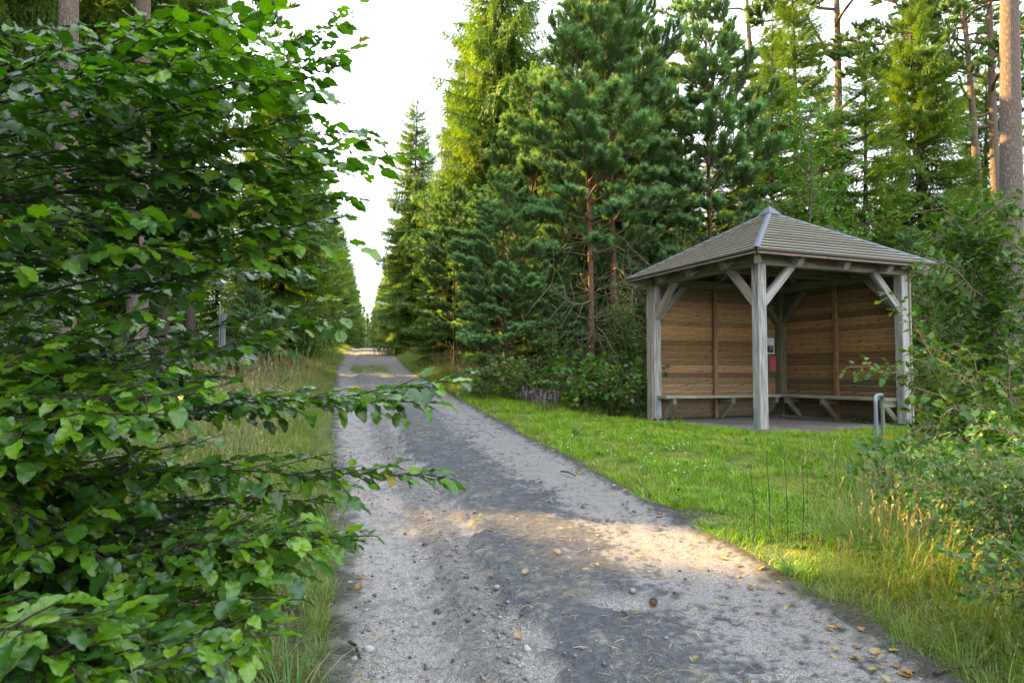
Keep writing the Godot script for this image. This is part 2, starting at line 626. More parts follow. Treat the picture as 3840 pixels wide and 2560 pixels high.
# a grown Scots pine: bare trunk, crooked orange limbs, foliage in clouds at their ends
func make_old_pine(h: float, thick: float, limbs_from: float, count: int, reach: float) -> Node3D:
	var o := Node3D.new()
	var lean := Vector2(R(-0.5, 0.5), R(-0.3, 0.3))
	part("trunk", o, trunk_mesh(h, thick, lean, Color(0.38, 0.31, 0.26), Color(0.62, 0.36, 0.18), 0.006, 12))
	var green := Inst.new()
	var green2 := Inst.new()
	var b := MB.new()
	for k in count:
		var f := float(k) / count
		var y := lerpf(limbs_from, h * 0.98, f)
		var phi := k * 2.4 + R(-0.4, 0.4)
		var l := reach * (1.0 - 0.55 * f) * R(0.7, 1.15)
		var from := Vector3(lean.x * y / h, y, lean.y * y / h)
		var pts := PackedVector3Array()
		var rad := PackedFloat32Array()
		var p := from
		var dir := Vector3(cos(phi), R(0.0, 0.45), sin(phi))
		for i in 7:
			pts.append(p)
			rad.append(thick * 0.26 * (1.1 - i / 6.0) * (1.0 - 0.5 * f) + 0.008)
			p += dir.normalized() * l / 6.0
			dir += Vector3(R(-0.4, 0.4), R(-0.3, 0.38), R(-0.4, 0.4))
		b.tube(pts, rad, 6, Color(0.55, 0.31, 0.15), Color(0.40, 0.25, 0.13))
		for q in 11:
			var at := pts[rng.randi_range(2, 6)] + Vector3(R(-0.3, 0.3), R(-0.1, 0.3), R(-0.3, 0.3))
			var d := Vector3(cos(phi) + R(-0.9, 0.9), R(0.0, 0.8), sin(phi) + R(-0.9, 0.9))
			var tint := R(0.85, 1.25)
			(green if q % 2 else green2).add(Transform3D(branch_basis(d, R(0.7, 1.35), R(-0.5, 0.5)), at), Color(tint * 1.1, tint, tint * 0.8))
	part("limbs", o, b.mesh(M.bark_mat))
	many("foliage", o, proto_mesh.pine_a, green)
	many("foliage", o, proto_mesh.pine_b, green2)
	return o


# a bush or sapling of many small leaves on thin stems
func leafy(o: Node3D, stems: Array, leaf_kinds: Array, per_metre: float, size: Vector2, side: float, col: Callable, stem_col: Color, stem_r := 0.008, up_tilt := 0.35) -> void:
	var b := MB.new()
	var lists := []
	for k in leaf_kinds:
		lists.append(Inst.new())
	for st: PackedVector3Array in stems:
		var m := st.size()
		var rad := PackedFloat32Array()
		for i in m:
			rad.append(stem_r * (1.1 - float(i) / m))
		b.tube(st, rad, 5, stem_col, stem_col * 1.2)
		var total := 0.0
		for i in range(1, m):
			total += st[i].distance_to(st[i - 1])
		var twigs := int(total * per_metre)
		for k in twigs:
			var f := lerpf(0.12, 1.0, (k + rng.randf()) / twigs)
			var i := mini(int(f * (m - 1)), m - 2)
			var p := st[i].lerp(st[i + 1], fposmod(f * (m - 1), 1.0) if f < 1.0 else 1.0)
			var ax := (st[i + 1] - st[i]).normalized()
			var a := R(0, TAU)
			var out := (ax.cross(Vector3(sin(a), 0.3, cos(a))).normalized() + ax * R(0.1, 0.7) + Vector3(0, 0.1, 0)).normalized()
			var l := side * (1.05 - 0.7 * f) * R(0.4, 1.1)
			var q := p + out * l + Vector3(0, -0.15 * l, 0)
			if l > 0.06:
				b.tube(PackedVector3Array([p, p.lerp(q, 0.5) + Vector3(0, 0.03 * l, 0), q]), PackedFloat32Array([0.003, 0.002, 0.0012]), 3, stem_col, stem_col)
			var nl := maxi(1, int(l / (size.x * 0.5)))
			for j in nl:
				var w := p.lerp(q, (j + 1.0) / nl)
				var sd := 1.0 if j % 2 == 0 else -1.0
				var dir := (out * R(0.4, 1.0) + out.cross(Vector3.UP).normalized() * sd * R(0.4, 1.0) + Vector3(0, R(-0.5, 0.25), 0)).normalized()
				var s := R(size.x, size.y)
				lists[rng.randi() % leaf_kinds.size()].add(Transform3D(branch_basis(dir, s, R(-up_tilt, up_tilt) * 2.0), w), col.call(w, f))
	part("stems", o, b.mesh(M.twig))
	for k in leaf_kinds.size():
		many("leaves", o, proto_mesh[leaf_kinds[k]], lists[k])


func curve3(a: Vector3, b: Vector3, sag: float, steps: int, wob: float) -> PackedVector3Array:
	var pts := PackedVector3Array()
	for i in steps + 1:
		var t := float(i) / steps
		pts.append(a.lerp(b, t) + Vector3(R(-wob, wob), sag * sin(PI * t) + R(-wob, wob), R(-wob, wob)) * (1.0 if i > 0 else 0.0))
	return pts


func blade(b: MB, at: Vector3, phi: float, h: float, w: float, bend: float, segs: int, c0: Color, c1: Color) -> void:
	var out := Vector3(cos(phi), 0, sin(phi))
	var side := Vector3(-sin(phi), 0, cos(phi)) * w
	var prev := -1
	var first := b.v.size()
	for i in segs + 1:
		var t := float(i) / segs
		var p := at + out * bend * t * t * h + Vector3(0, h * t * (1.0 - 0.45 * bend * t * t), 0)
		var nn := (out * -1.0 + Vector3(0, bend * t + 0.3, 0)).normalized()
		var ww := side * (1.0 - t * t * 0.95)
		b.add(p - ww, nn, c0.lerp(c1, t))
		b.add(p + ww, nn, c0.lerp(c1, t))
	for i in segs:
		var k := first + i * 2
		b.idx.append_array(PackedInt32Array([k, k + 1, k + 3, k, k + 3, k + 2]))


func tuft_mesh(called: String, count: int, h: Vector2, w: float, radius: float, bend: Vector2, segs: int, cols: Array, seeds := 0.0) -> void:
	var b := MB.new()
	for k in count:
		var a := R(0, TAU)
		var r := radius * sqrt(rng.randf())
		var col: Color = cols[rng.randi() % cols.size()]
		var hh := R(h.x, h.y)
		var ph := a + R(-0.8, 0.8)
		blade(b, Vector3(cos(a) * r, -0.01, sin(a) * r), ph, hh, w * R(0.7, 1.2), R(bend.x, bend.y), segs, col * 0.85, col * 1.1)
		if rng.randf() < seeds:
			var straw := Color(0.30, 0.24, 0.12)
			var p := Vector3(cos(a) * r, 0, sin(a) * r)
			var out := Vector3(cos(ph), 0, sin(ph))
			var top := p + Vector3(0, h.y * R(1.0, 1.35), 0) + out * h.y * 0.25
			b.tube(PackedVector3Array([p, p.lerp(top, 0.5) - out * 0.02, top]), PackedFloat32Array([0.0012, 0.001, 0.0008]), 3, straw * 0.7, straw)
			for j in 7:
				var q := top - (top - p).normalized() * j * 0.012
				b.tri(q, q + Vector3(R(-0.01, 0.01), 0.02, R(-0.01, 0.01)), q + Vector3(R(-0.012, 0.012), 0.012, R(-0.012, 0.012)), straw)
	b.smooth()
	proto_mesh[called] = b.mesh(M.blade)


func pebble_mesh(called: String, seed_at: float) -> void:
	var s := SphereMesh.new()
	s.radius = 0.5
	s.height = 1.0
	s.radial_segments = 8
	s.rings = 4
	var arr := s.get_mesh_arrays()
	var b := MB.new()
	b.v = arr[Mesh.ARRAY_VERTEX]
	b.idx = arr[Mesh.ARRAY_INDEX]
	for i in b.v.size():
		var p := b.v[i]
		var k := 1.0 + 0.5 * fine.get_noise_3d(p.x * 90 + seed_at, p.y * 90, p.z * 90)
		b.v[i] = Vector3(p.x * k, p.y * k * 0.6, p.z * k * 0.8)
		b.n.append(p.normalized())
		b.c.append(Color.WHITE)
		b.t.append(Vector2(p.x, p.z))
	proto_mesh[called] = b.mesh(M.stone)


# ---------- the shelter ----------
func timber(called: String, parent: Node, p0: Vector3, p1: Vector3, w: float, h: float, up: Vector3, col: Color, m: Material, ch := 0.008) -> MeshInstance3D:
	var b := MB.new()
	b.beam(p0, p1, w, h, up, ch, col * R(0.9, 1.1), Vector2(R(0, 3), R(0, 3)))
	return part(called, parent, b.mesh(m))


func build_shelter() -> void:
	var A := 1.415
	var B := 1.278
	var H := 2.35
	var hut := thing("shelter", "open wooden shelter with plank walls and boarded hipped roof beside the lawn", "shelter", HUT, 0.389)
	var silver := Color(0.37, 0.36, 0.325)
	var warm := Color(0.36, 0.31, 0.24)
	var dim := Color(0.25, 0.235, 0.16)
	var moss := Color(0.17, 0.17, 0.09)
	var brown := Color(0.37, 0.21, 0.085)
	# posts, with steel straps that hold them off the ground
	var spots := [Vector3(-A, 0, B), Vector3(-A, 0, -B), Vector3(A, 0, B), Vector3(A, 0, -B)]
	for k in 4:
		var p: Vector3 = spots[k]
		timber("post", hut, p + Vector3(0, 0.045, 0), p + Vector3(0, H, 0), 0.145, 0.145, Vector3(0, 0, 1), moss if k == 3 else silver, M.timber, 0.007)
		var off := Vector3(-0.079, 0, -0.01) if k == 0 else Vector3(-0.02, 0, 0.079) if k == 1 else Vector3(-0.03, 0, 0.079) if k == 2 else Vector3(-0.03, 0, 0.079)
		var b := MB.new()
		var wide := 0.012 if k == 0 else 0.05
		var deep := 0.05 if k == 0 else 0.012
		b.beam(p + off + Vector3(0, -0.12, 0), p + off + Vector3(0, 0.33, 0), wide, deep, Vector3(0, 0, 1), 0.002, Color(0.9, 1, 1))
		var strap := part("post_strap", hut, b.mesh(M.steel))
		for y in [0.09, 0.27]:
			var s := MB.new()
			var q: Vector3 = p + off + Vector3(0, y, 0)
			var dir := Vector3(-1, 0, 0) if k == 0 else Vector3(0, 0, 1)
			s.tube(PackedVector3Array([q + dir * 0.004, q + dir * 0.016]), PackedFloat32Array([0.010, 0.008]), 6, Color(0.6, 0.6, 0.6), Color(0.6, 0.6, 0.6), true)
			part("bolt", strap, s.mesh(M.steel))
	var ft := MB.new()
	ft.beam(Vector3(-A, -0.22, B), Vector3(-A, -0.012, B), 0.42, 0.36, Vector3(0, 0, 1), 0.03, Color(0.22, 0.21, 0.18))
	part("footing", hut, ft.mesh(M.stone))
	# top beams and knee braces
	timber("top_beam", hut, Vector3(-A - 0.072, H + 0.072, B), Vector3(A + 0.072, H + 0.072, B), 0.13, 0.145, Vector3.UP, dim * 1.25, M.timber)
	timber("top_beam", hut, Vector3(-A, H + 0.0719, B - 0.067), Vector3(-A, H + 0.0719, -B + 0.067), 0.13, 0.144, Vector3.UP, dim * 1.25, M.timber)
	timber("top_beam", hut, Vector3(-A - 0.072, H + 0.072, -B), Vector3(A + 0.072, H + 0.072, -B), 0.13, 0.145, Vector3.UP, dim, M.timber)
	timber("top_beam", hut, Vector3(A, H + 0.0719, B - 0.067), Vector3(A, H + 0.0719, -B + 0.067), 0.13, 0.144, Vector3.UP, dim, M.timber)
	timber("tie_beam", hut, Vector3(-A + 0.067, H + 0.09, 0.35), Vector3(A - 0.067, H + 0.09, 0.35), 0.09, 0.11, Vector3.UP, dim, M.timber)
	for p: Vector3 in spots:
		for axis in 2:
			var dir := Vector3(-signf(p.x), 0, 0) if axis == 0 else Vector3(0, 0, -signf(p.z))
			var back: bool = p.x > 0 and p.z < 0
			var br := timber("knee_brace", hut, p + Vector3(0, 1.80, 0) + dir * 0.05, p + Vector3(0, H + 0.02, 0) + dir * 0.60, 0.085, 0.115, Vector3.UP, moss if back else (warm if axis == 1 else silver * 0.95), M.timber)
			br.set_meta("label", "mossy brace at the back post" if back else "weathered brace")
	# walls: overlapping planks with an upright batten inside
	for wall in 2:
		var w := Node3D.new()
		w.name = "wall_left" if wall == 0 else "wall_right"
		hut.add_child(w)
		w.name = "plank_wall" if wall == 0 else "plank_wall_001"
		var n := 20
		for i in n:
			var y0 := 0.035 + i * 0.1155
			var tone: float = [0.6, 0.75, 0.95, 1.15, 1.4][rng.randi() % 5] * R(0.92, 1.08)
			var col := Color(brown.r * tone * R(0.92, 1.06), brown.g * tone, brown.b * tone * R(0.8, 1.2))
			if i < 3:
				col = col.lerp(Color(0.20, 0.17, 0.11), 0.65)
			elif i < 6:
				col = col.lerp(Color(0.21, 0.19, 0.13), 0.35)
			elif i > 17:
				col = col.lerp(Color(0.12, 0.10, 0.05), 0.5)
			var b := MB.new()
			var s0 := R(-0.006, 0.006)
			var lean := 0.012 + R(-0.002, 0.003)
			var z := -B - 0.088 if wall == 0 else A + 0.088
			var inn := 1.0 if wall == 0 else -1.0
			var low := Vector3(0, y0, z)
			var off := Vector2(R(0, 4), R(0, 4))
			if wall == 0:
				b.beam(Vector3(-A - 0.07, y0 + 0.062 + s0, z), Vector3(A + 0.13, y0 + 0.062 + R(-0.004, 0.004), z), 0.018, 0.128, Vector3(0, 1, lean * 24.0 * inn).normalized(), 0.007, col, off, 1.5, 0.35)  # lower edges darkened as painted seam shade; top ledges paler, weathered and lit
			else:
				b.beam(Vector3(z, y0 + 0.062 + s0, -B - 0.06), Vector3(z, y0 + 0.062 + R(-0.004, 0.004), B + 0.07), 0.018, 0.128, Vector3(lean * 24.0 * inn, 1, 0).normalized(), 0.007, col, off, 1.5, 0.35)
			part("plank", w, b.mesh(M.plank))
		if wall == 0:
			timber("batten", w, Vector3(-0.10, 0.02, -B - 0.03), Vector3(-0.10, H, -B - 0.03), 0.075, 0.06, Vector3(0, 0, 1), brown * 0.95, M.plank, 0.004)
			timber("corner_board", w, Vector3(-A - 0.095, 0.02, -B - 0.03), Vector3(-A - 0.095, H + 0.12, -B - 0.03), 0.03, 0.16, Vector3(0, 0, 1), warm * 0.95, M.timber, 0.003)
		else:
			timber("batten", w, Vector3(A + 0.03, 0.02, -0.02), Vector3(A + 0.03, H, -0.02), 0.06, 0.075, Vector3(0, 0, 1), brown * Color(0.85, 0.8, 0.75), M.plank, 0.004)
			timber("corner_board", w, Vector3(A + 0.095, 0.02, B + 0.01), Vector3(A + 0.095, H + 0.12, B + 0.01), 0.03, 0.16, Vector3(0, 0, 1), warm, M.timber, 0.003)
	# benches along both walls
	for side in 2:
		for j in 2:
			if side == 0:
				var z := -B + 0.06 + 0.185 * j
				timber("bench_board", hut, Vector3(-A - 0.02, 0.415, z), Vector3(A - 0.05 - 0.0 * j, 0.415, z), 0.18, 0.05, Vector3.UP, dim * 1.5, M.timber, 0.006)
			else:
				var x := A - 0.06 - 0.185 * j
				timber("bench_board", hut, Vector3(x, 0.4151, -B + 0.345), Vector3(x, 0.4151, B - 0.06), 0.18, 0.05, Vector3.UP, dim * 1.35, M.timber, 0.006)
	for k in 6:
		var q := Vector3([-A + 0.16, 0.0, A - 0.42][k % 3], 0, -B) if k < 3 else Vector3(A, 0, [B - 0.13, -0.02, -B + 0.44][k % 3])
		var inw := Vector3(0, 0, 1) if k < 3 else Vector3(-1, 0, 0)
		timber("bench_bearer", hut, q + inw * -0.02 + Vector3(0, 0.34, 0), q + inw * 0.33 + Vector3(0, 0.34, 0), 0.07, 0.098, Vector3.UP, dim * 1.1, M.timber, 0.005)
		timber("bench_strut", hut, q + inw * 0.0 + Vector3(0, 0.05, 0), q + inw * 0.29 + Vector3(0, 0.335, 0), 0.066, 0.08, Vector3.UP, dim, M.timber, 0.005)
	# roof
	var eave := 2.47
	var apex := Vector3(0, 3.47, 0)
	var o := 0.35
	var C := [Vector3(-A - o, eave, B + o), Vector3(A + o, eave, B + o), Vector3(A + o, eave, -B - o), Vector3(-A - o, eave, -B - o)]
	var roof := Node3D.new()
	roof.name = "roof"
	hut.add_child(roof)
	var N := 15
	for f in 4:
		var e0: Vector3 = C[f]
		var e1: Vector3 = C[(f + 1) % 4]
		var mid := (e0 + e1) / 2
		var up := (apex - mid).normalized()
		var along := (e1 - e0).normalized()
		var nn := along.cross(up).normalized()
		if nn.y < 0:
			nn = -nn
		for i in N:
			var t0 := float(i) / N
			var t1 := minf(float(i + 1) / N + 0.012, 0.995)
			var b := MB.new()
			var prof := [Vector2(t0, 0.0), Vector2(t0 + 0.002, 0.026), Vector2(lerpf(t0, t1, 0.24), 0.05), Vector2(lerpf(t0, t1, 0.42), 0.047), Vector2(t1, 0.0), Vector2(t1, 0.0)]
			var tone := R(0.75, 1.25)
			var col := Color(0.18, 0.165, 0.115) * tone
			if rng.randf() < 0.3:
				col = col.lerp(Color(0.20, 0.19, 0.155), 0.6)
			if f == 0 or f == 3:
				col = col.lerp(Color(0.26, 0.20, 0.13), 0.25)
			col.a = 1.0
			var off := Vector2(R(0, 4), R(0, 4))
			for k in 5:
				var a: Vector2 = prof[k]
				var c2: Vector2 = prof[k + 1]
				var p0 := e0.lerp(apex, a.x) + nn * a.y
				var p1 := e1.lerp(apex, a.x) + nn * a.y
				var q0 := e0.lerp(apex, c2.x) + nn * c2.y
				var q1 := e1.lerp(apex, c2.x) + nn * c2.y
				var L := p0.distance_to(p1)
				var vv := 0.012 * k
				var shade: Color = col * float([0.03, 0.14, 1.5, 0.7, 0.14][k])  # course stripes painted in: shade on the risers, light on the rounded tops
				for g in 8:
					var g0 := g / 8.0
					var g1 := (g + 1) / 8.0
					var worn := 1.0 + 0.22 * noise.get_noise_2d(g * 40.0 + off.x * 300.0, i * 90.0 + f * 777.0)
					var green := clampf(0.5 + noise.get_noise_2d(g * 60.0 + 900.0, i * 40.0 + f * 300.0), 0, 1)
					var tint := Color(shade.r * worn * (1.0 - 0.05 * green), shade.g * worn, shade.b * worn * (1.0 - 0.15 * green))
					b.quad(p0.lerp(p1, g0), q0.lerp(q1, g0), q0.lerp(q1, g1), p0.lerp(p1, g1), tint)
			var d0: Vector2 = prof[0]
			var d5: Vector2 = prof[5]
			b.quad(e0.lerp(apex, d0.x), e1.lerp(apex, d0.x), e1.lerp(apex, d5.x), e0.lerp(apex, d5.x), Color(0.14, 0.12, 0.08))
			part("roof_board", roof, b.mesh(M.shingle))
		timber("eave_board", roof, e0 - up * 0.005 - nn * 0.013 + along * 0.02, e1 - up * 0.005 - nn * 0.013 - along * 0.02, 0.05, 0.022, nn, Color(0.24, 0.16, 0.09), M.plank, 0.003)
		# common rafters, square to the eave
		for fr in [0.25, 0.5, 0.75]:
			var p: Vector3 = e0.lerp(e1, fr) + up * 0.035 - nn * 0.104
			var reach := (1.0 - absf(fr - 0.5) * 2.0) * 0.93
			var q: Vector3 = p + (apex - mid) * reach
			timber("rafter", roof, p, q, 0.10, 0.145, nn, silver * 0.8, M.timber, 0.004)
		# hip rafter and metal hip cap
		var hip := (apex - e0).normalized()
		var inn := Vector3(-signf(e0.x), 0, -signf(e0.z))
		var hn := hip.cross(inn.cross(Vector3.UP)).normalized()
		if hn.y < 0:
			hn = -hn
		timber("hip_rafter", roof, e0 + hip * 0.07 - hn * 0.125, e0 + hip * ((apex - e0).length() - 0.12) - hn * 0.125, 0.08, 0.13, hn, dim * 1.25, M.timber, 0.004)
		var cap := MB.new()
		var e3: Vector3 = C[(f + 3) % 4]
		var right := (e1 - e0).normalized()
		var left := (e3 - e0).normalized()
		var s0 := e0 - hip * 0.012
		var s1 := apex - hip * 0.02
		var lift := Vector3(0, 0.066, 0)
		for w in [right, left]:
			var down := Vector3(0, -0.006, 0)
			var qa: Vector3 = s0 + lift
			var qb: Vector3 = s1 + lift
			var qc: Vector3 = s1 + lift + w * 0.058 + down
			var qd: Vector3 = s0 + lift + w * 0.058 + down
			if w == right:
				cap.quad(qa, qb, qc, qd, Color.WHITE)
				cap.quad(qd, qc, qc - Vector3(0, 0.028, 0), qd - Vector3(0, 0.028, 0), Color.WHITE)
			else:
				cap.quad(qd, qc, qb, qa, Color.WHITE)
				cap.quad(qd - Vector3(0, 0.028, 0), qc - Vector3(0, 0.028, 0), qc, qd, Color.WHITE)
		part("hip_cap", roof, cap.mesh(M.zinc))
	var litter := MB.new()
	for k in 260:
		var t := pow(rng.randf(), 1.3) * 0.85
		var w := clampf(0.45 + 0.28 * noise.get_noise_2d(k * 900.0, 4.0) * 2.0 + R(-0.2, 0.2), 0.08, 0.92)
		var e0 := (C[3] as Vector3).lerp(apex, t)
		var e1 := (C[0] as Vector3).lerp(apex, t)
		var p := e0.lerp(e1, w) + Vector3(-0.03, 0.05, 0)
		var a := Vector3(R(-0.3, 0.3), 0, R(-1, 1)).normalized() * R(0.02, 0.045)
		a.y = a.x * 0.58
		litter.tri(p - a, p + a, p + a.cross(Vector3(-0.5, 0.85, 0)).normalized() * 0.006, Color(0.36, 0.20, 0.08) * R(0.7, 1.2))
	part("fallen_needles", roof, litter.mesh(M.twig), "stuff")
	var top := MB.new()
	var r := 0.13
	var tip := apex + Vector3(0, 0.155, 0)
	var base := [apex + Vector3(-r, 0.01, r), apex + Vector3(r, 0.01, r), apex + Vector3(r, 0.01, -r), apex + Vector3(-r, 0.01, -r)]
	for k in 4:
		top.tri(base[k], tip, base[(k + 1) % 4], Color.WHITE)
		top.quad(base[(k + 1) % 4], base[(k + 1) % 4] - Vector3(0, 0.03, 0), base[k] - Vector3(0, 0.03, 0), base[k], Color.WHITE)
	part("top_cap", roof, top.mesh(M.zinc))

	# trodden sandy floor
	var fl := MB.new()
	var pts := []
	for i in 41:
		for j in 41:
			var x := lerpf(-A - 0.25, A + 0.02, i / 40.0)
			var z := lerpf(-B - 0.05, B + 0.3, j / 40.0)
			var k := 0.04 * noise.get_noise_2d(x * 120.0, z * 120.0)
			var edge := minf(minf(x + A + 0.25, 99.0), B + 0.3 - z)
			var y := 0.012 + k * 0.2 - 0.05 * smoothstep(0.22, 0.0, edge + 0.22 * noise.get_noise_2d(x * 70.0, z * 70.0))
			var g := 0.9 + 0.5 * noise.get_noise_2d(x * 50.0, z * 50.0)
			fl.add(Vector3(x, y, z), Vector3.UP, Color(0.42 * g, 0.375 * g, 0.32 * g), Vector2(x, z))
	for i in 40:
		for j in 40:
			var p := i * 41 + j
			fl.idx.append_array(PackedInt32Array([p, p + 41, p + 42, p, p + 42, p + 1]))
	fl.smooth()
	var floor_node := part("sandy_floor", self, fl.mesh(M.ground))
	floor_node.position = HUT
	floor_node.rotation.y = 0.389
	floor_node.set_meta("kind", "structure")

	# notice and red leaflet box near the back post, on the left wall
	var xf := Transform3D(Basis(Vector3.UP, 0.389), HUT)
	var print_fn := func(x: int, y: int) -> Color:
		if y < 62:
			var row := y % 6
			if y > 8 and row < 2 and x > 10 and x < (86 if (y / 6) % 3 else 60) and fposmod(sin((x / 3) * 7.7 + (y / 6) * 3.1) * 91.7, 1.0) > 0.25:
				return Color(0.5, 0.52, 0.55)
			return Color(0.86, 0.88, 0.9)
		if x < 10 or x > 86 or y > 118:
			return Color(0.86, 0.88, 0.9)
		var trunk := fposmod(sin(floorf(x / 4.0) * 12.7) * 43.1, 1.0) > 0.55
		if y < 98:
			return Color(0.12, 0.16, 0.12) if trunk else Color(0.45, 0.52, 0.48)
		return Color(0.22, 0.30, 0.14)
	var pm := mat(Color.WHITE, 0.6, picture(96, 128, print_fn), false)
	var poster := MB.new()
	poster.quad(Vector3(-0.105, 0.30, 0), Vector3(0.105, 0.30, 0), Vector3(0.105, 0, 0.004), Vector3(-0.105, 0, 0.004), Color.WHITE, Vector2(0, 0), Vector2(1, 0), Vector2(1, 1), Vector2(0, 1))
	poster.quad(Vector3(-0.105, 0, 0.001), Vector3(0.105, 0, 0.001), Vector3(0.105, 0.30, -0.003), Vector3(-0.105, 0.30, -0.003), Color.WHITE)
	var ps := part("notice", self, poster.mesh(pm))
	ps.transform = xf * Transform3D(Basis(), Vector3(A - 0.215, 1.20, -B - 0.050))
	tag(ps, "white paper notice with a forest picture pinned on the planks by the back post", "notice")
	var bx := thing("leaflet_box", "red leaflet in a clear sleeve on a small wooden board below the white notice", "leaflet box")
	bx.transform = xf * Transform3D(Basis(), Vector3(A - 0.175, 0.86, -B - 0.045))
	var bb := MB.new()
	bb.beam(Vector3(-0.095, 0.14, -0.006), Vector3(0.095, 0.14, -0.006), 0.014, 0.32, Vector3.UP, 0.003, Color(0.26, 0.17, 0.09))
	part("backing_board", bx, bb.mesh(M.plank))
	var rd := MB.new()
	rd.beam(Vector3(-0.06, 0.155, 0.012), Vector3(0.07, 0.155, 0.012), 0.014, 0.25, Vector3.UP, 0.002, Color(0.42, 0.02, 0.025))
	part("leaflet", bx, rd.mesh(mat(Color.WHITE, 0.5)))
	var cl := MB.new()
	cl.quad(Vector3(-0.08, 0.29, 0.026), Vector3(0.08, 0.29, 0.026), Vector3(0.08, 0.02, 0.028), Vector3(-0.08, 0.02, 0.028), Color.WHITE)
	var clear := mat(Color(1, 1, 1, 0.06), 0.1, null, false)
	clear.transparency = BaseMaterial3D.TRANSPARENCY_ALPHA
	part("clear_sleeve", bx, cl.mesh(clear))


func build_hoop() -> void:
	var at := on_land(4.05, 7.62)
	var o := thing("bicycle_hoop", "grey galvanised steel hoop standing in the grass before the shelter", "bicycle rack", at)
	var b := MB.new()
	var pts := PackedVector3Array()
	var rad := PackedFloat32Array()
	var h := 0.66
	pts.append(Vector3(0, -0.2, 0))
	for i in 9:
		var a := PI / 2 * i / 8.0
		pts.append(Vector3(0, h - 0.09, -0.09) + Vector3(0, sin(a), cos(a)) * 0.09)
	for i in 9:
		var a := PI / 2 * i / 8.0
		pts.append(Vector3(0, h - 0.09, -0.55) + Vector3(0, cos(a), -sin(a)) * 0.09)
	pts.append(Vector3(0, -0.2, -0.64))
	for p in pts:
		rad.append(0.021)
	b.tube(pts, rad, 14, Color(1, 1, 1), Color(0.75, 0.85, 0.5))
	part("hoop_tube", o, b.mesh(M.steel))
	o.rotation.y = -0.60
	for y in [0.30, 0.37]:
		var s := MB.new()
		s.tube(PackedVector3Array([Vector3(-0.028, y, 0.0), Vector3(-0.02, y, 0.0)]), PackedFloat32Array([0.008, 0.008]), 6, Color(0.1, 0.1, 0.1), Color(0.1, 0.1, 0.1), true)
		part("bolt_hole", o, s.mesh(M.steel))


# ---------- ground, track, grass ----------
func lawn_weight(x: float, d: float) -> float:
	# 1 on the mown lawn between track, shelter and brambles
	var e := x - road_at(d) - HALF
	if e < 0.0:
		return 0.0
	var back := 14.8 - 0.85 * (x + 0.9) + 0.8 * noise.get_noise_2d(x * 40.0, 3.0)
	var w := smoothstep(back + 0.4, back - 0.4, d) if x < 2.6 else smoothstep(11.9, 11.4, d - (x - 2.6) * -0.4)
	w *= smoothstep(3.2, 4.6, d - (x - 1.2) * 0.25)
	w *= smoothstep(2.9 + (d - 5.2) * 0.66, 2.3 + (d - 5.2) * 0.66, x)
	return w


func in_shelter(x: float, d: float) -> bool:
	var q := Vector2(x - HUT.x, -d - HUT.z).rotated(0.389)
	return q.x > -1.55 + 0.16 * noise.get_noise_2d(x * 90.0, d * 90.0) and q.x < 1.5 and q.y > -1.4 and q.y < 1.45 + 0.25 * noise.get_noise_2d(d * 60.0, x * 60.0)


func build_ground() -> void:
	var xs := PackedFloat32Array()
	var ds := PackedFloat32Array()
	var x := -260.0
	while x < 260.0:
		xs.append(x)
		x += 0.16 if absf(x + 1.0) < 8.0 else maxf(0.3, absf(x) * 0.09)
	var d := -60.0
	while d < 420.0:
		ds.append(d)
		d += 0.16 if d > 1.0 and d < 14.0 else (0.35 if d >= 14.0 and d < 34.0 else maxf(0.5, absf(d) * 0.06))
	var b := MB.new()
	var nx := xs.size()
	for j in ds.size():
		for i in nx:
			var px := xs[i]
			var pd := ds[j]
			var e := absf(px - road_at(pd)) - HALF
			var y := land(px, -pd) - 0.09 * smoothstep(0.05, -0.35, e)
			var g := noise.get_noise_2d(px * 30.0, pd * 30.0)
			var col := Color(0.075, 0.055, 0.032).lerp(Color(0.05, 0.07, 0.02), smoothstep(-0.2, 0.3, g))
			var lw := lawn_weight(px, pd)
			col = col.lerp(Color(0.14, 0.23, 0.013).lerp(Color(0.33, 0.37, 0.018), smoothstep(0.0, 0.35, noise.get_noise_2d(px * 55.0, pd * 55.0))), lw)
			var verge := smoothstep(3.2, 1.0, e) * smoothstep(-0.1, 0.4, e) * (1.0 - lw)
			col = col.lerp(Color(0.075, 0.085, 0.03), verge * 0.7)
			col = col.lerp(Color(0.12, 0.10, 0.075), smoothstep(0.35, 0.05, e + 0.25 * g))
			b.add(Vector3(px, y, -pd), Vector3.UP, col, Vector2(px, pd))
	for j in ds.size() - 1:
		for i in nx - 1:
			var p := j * nx + i
			b.idx.append_array(PackedInt32Array([p, p + nx, p + nx + 1, p, p + nx + 1, p + 1]))
	b.smooth()
	part("ground", self, b.mesh(M.ground)).set_meta("kind", "structure")


func asphalt_at(s: float, x: float, d: float) -> float:
	# 0 bare sand, 1 old asphalt; s runs from -1 at the left edge to 1 at the right
	var wob := 0.12 * noise.get_noise_2d(x * 45.0, d * 45.0) + 0.10 * fine.get_noise_2d(x * 260.0, d * 260.0)
	var a := smoothstep(-0.30, -0.22, s + wob)
	a *= 1.0 - 0.9 * smoothstep(0.30, 0.05, Vector2((x - 0.62) * 0.8, (d - 3.72) * 1.6).length() + 0.5 * wob)   # the broken-out patch
	a *= 1.0 - smoothstep(9.0, 17.0, d) * 0.65
	return a


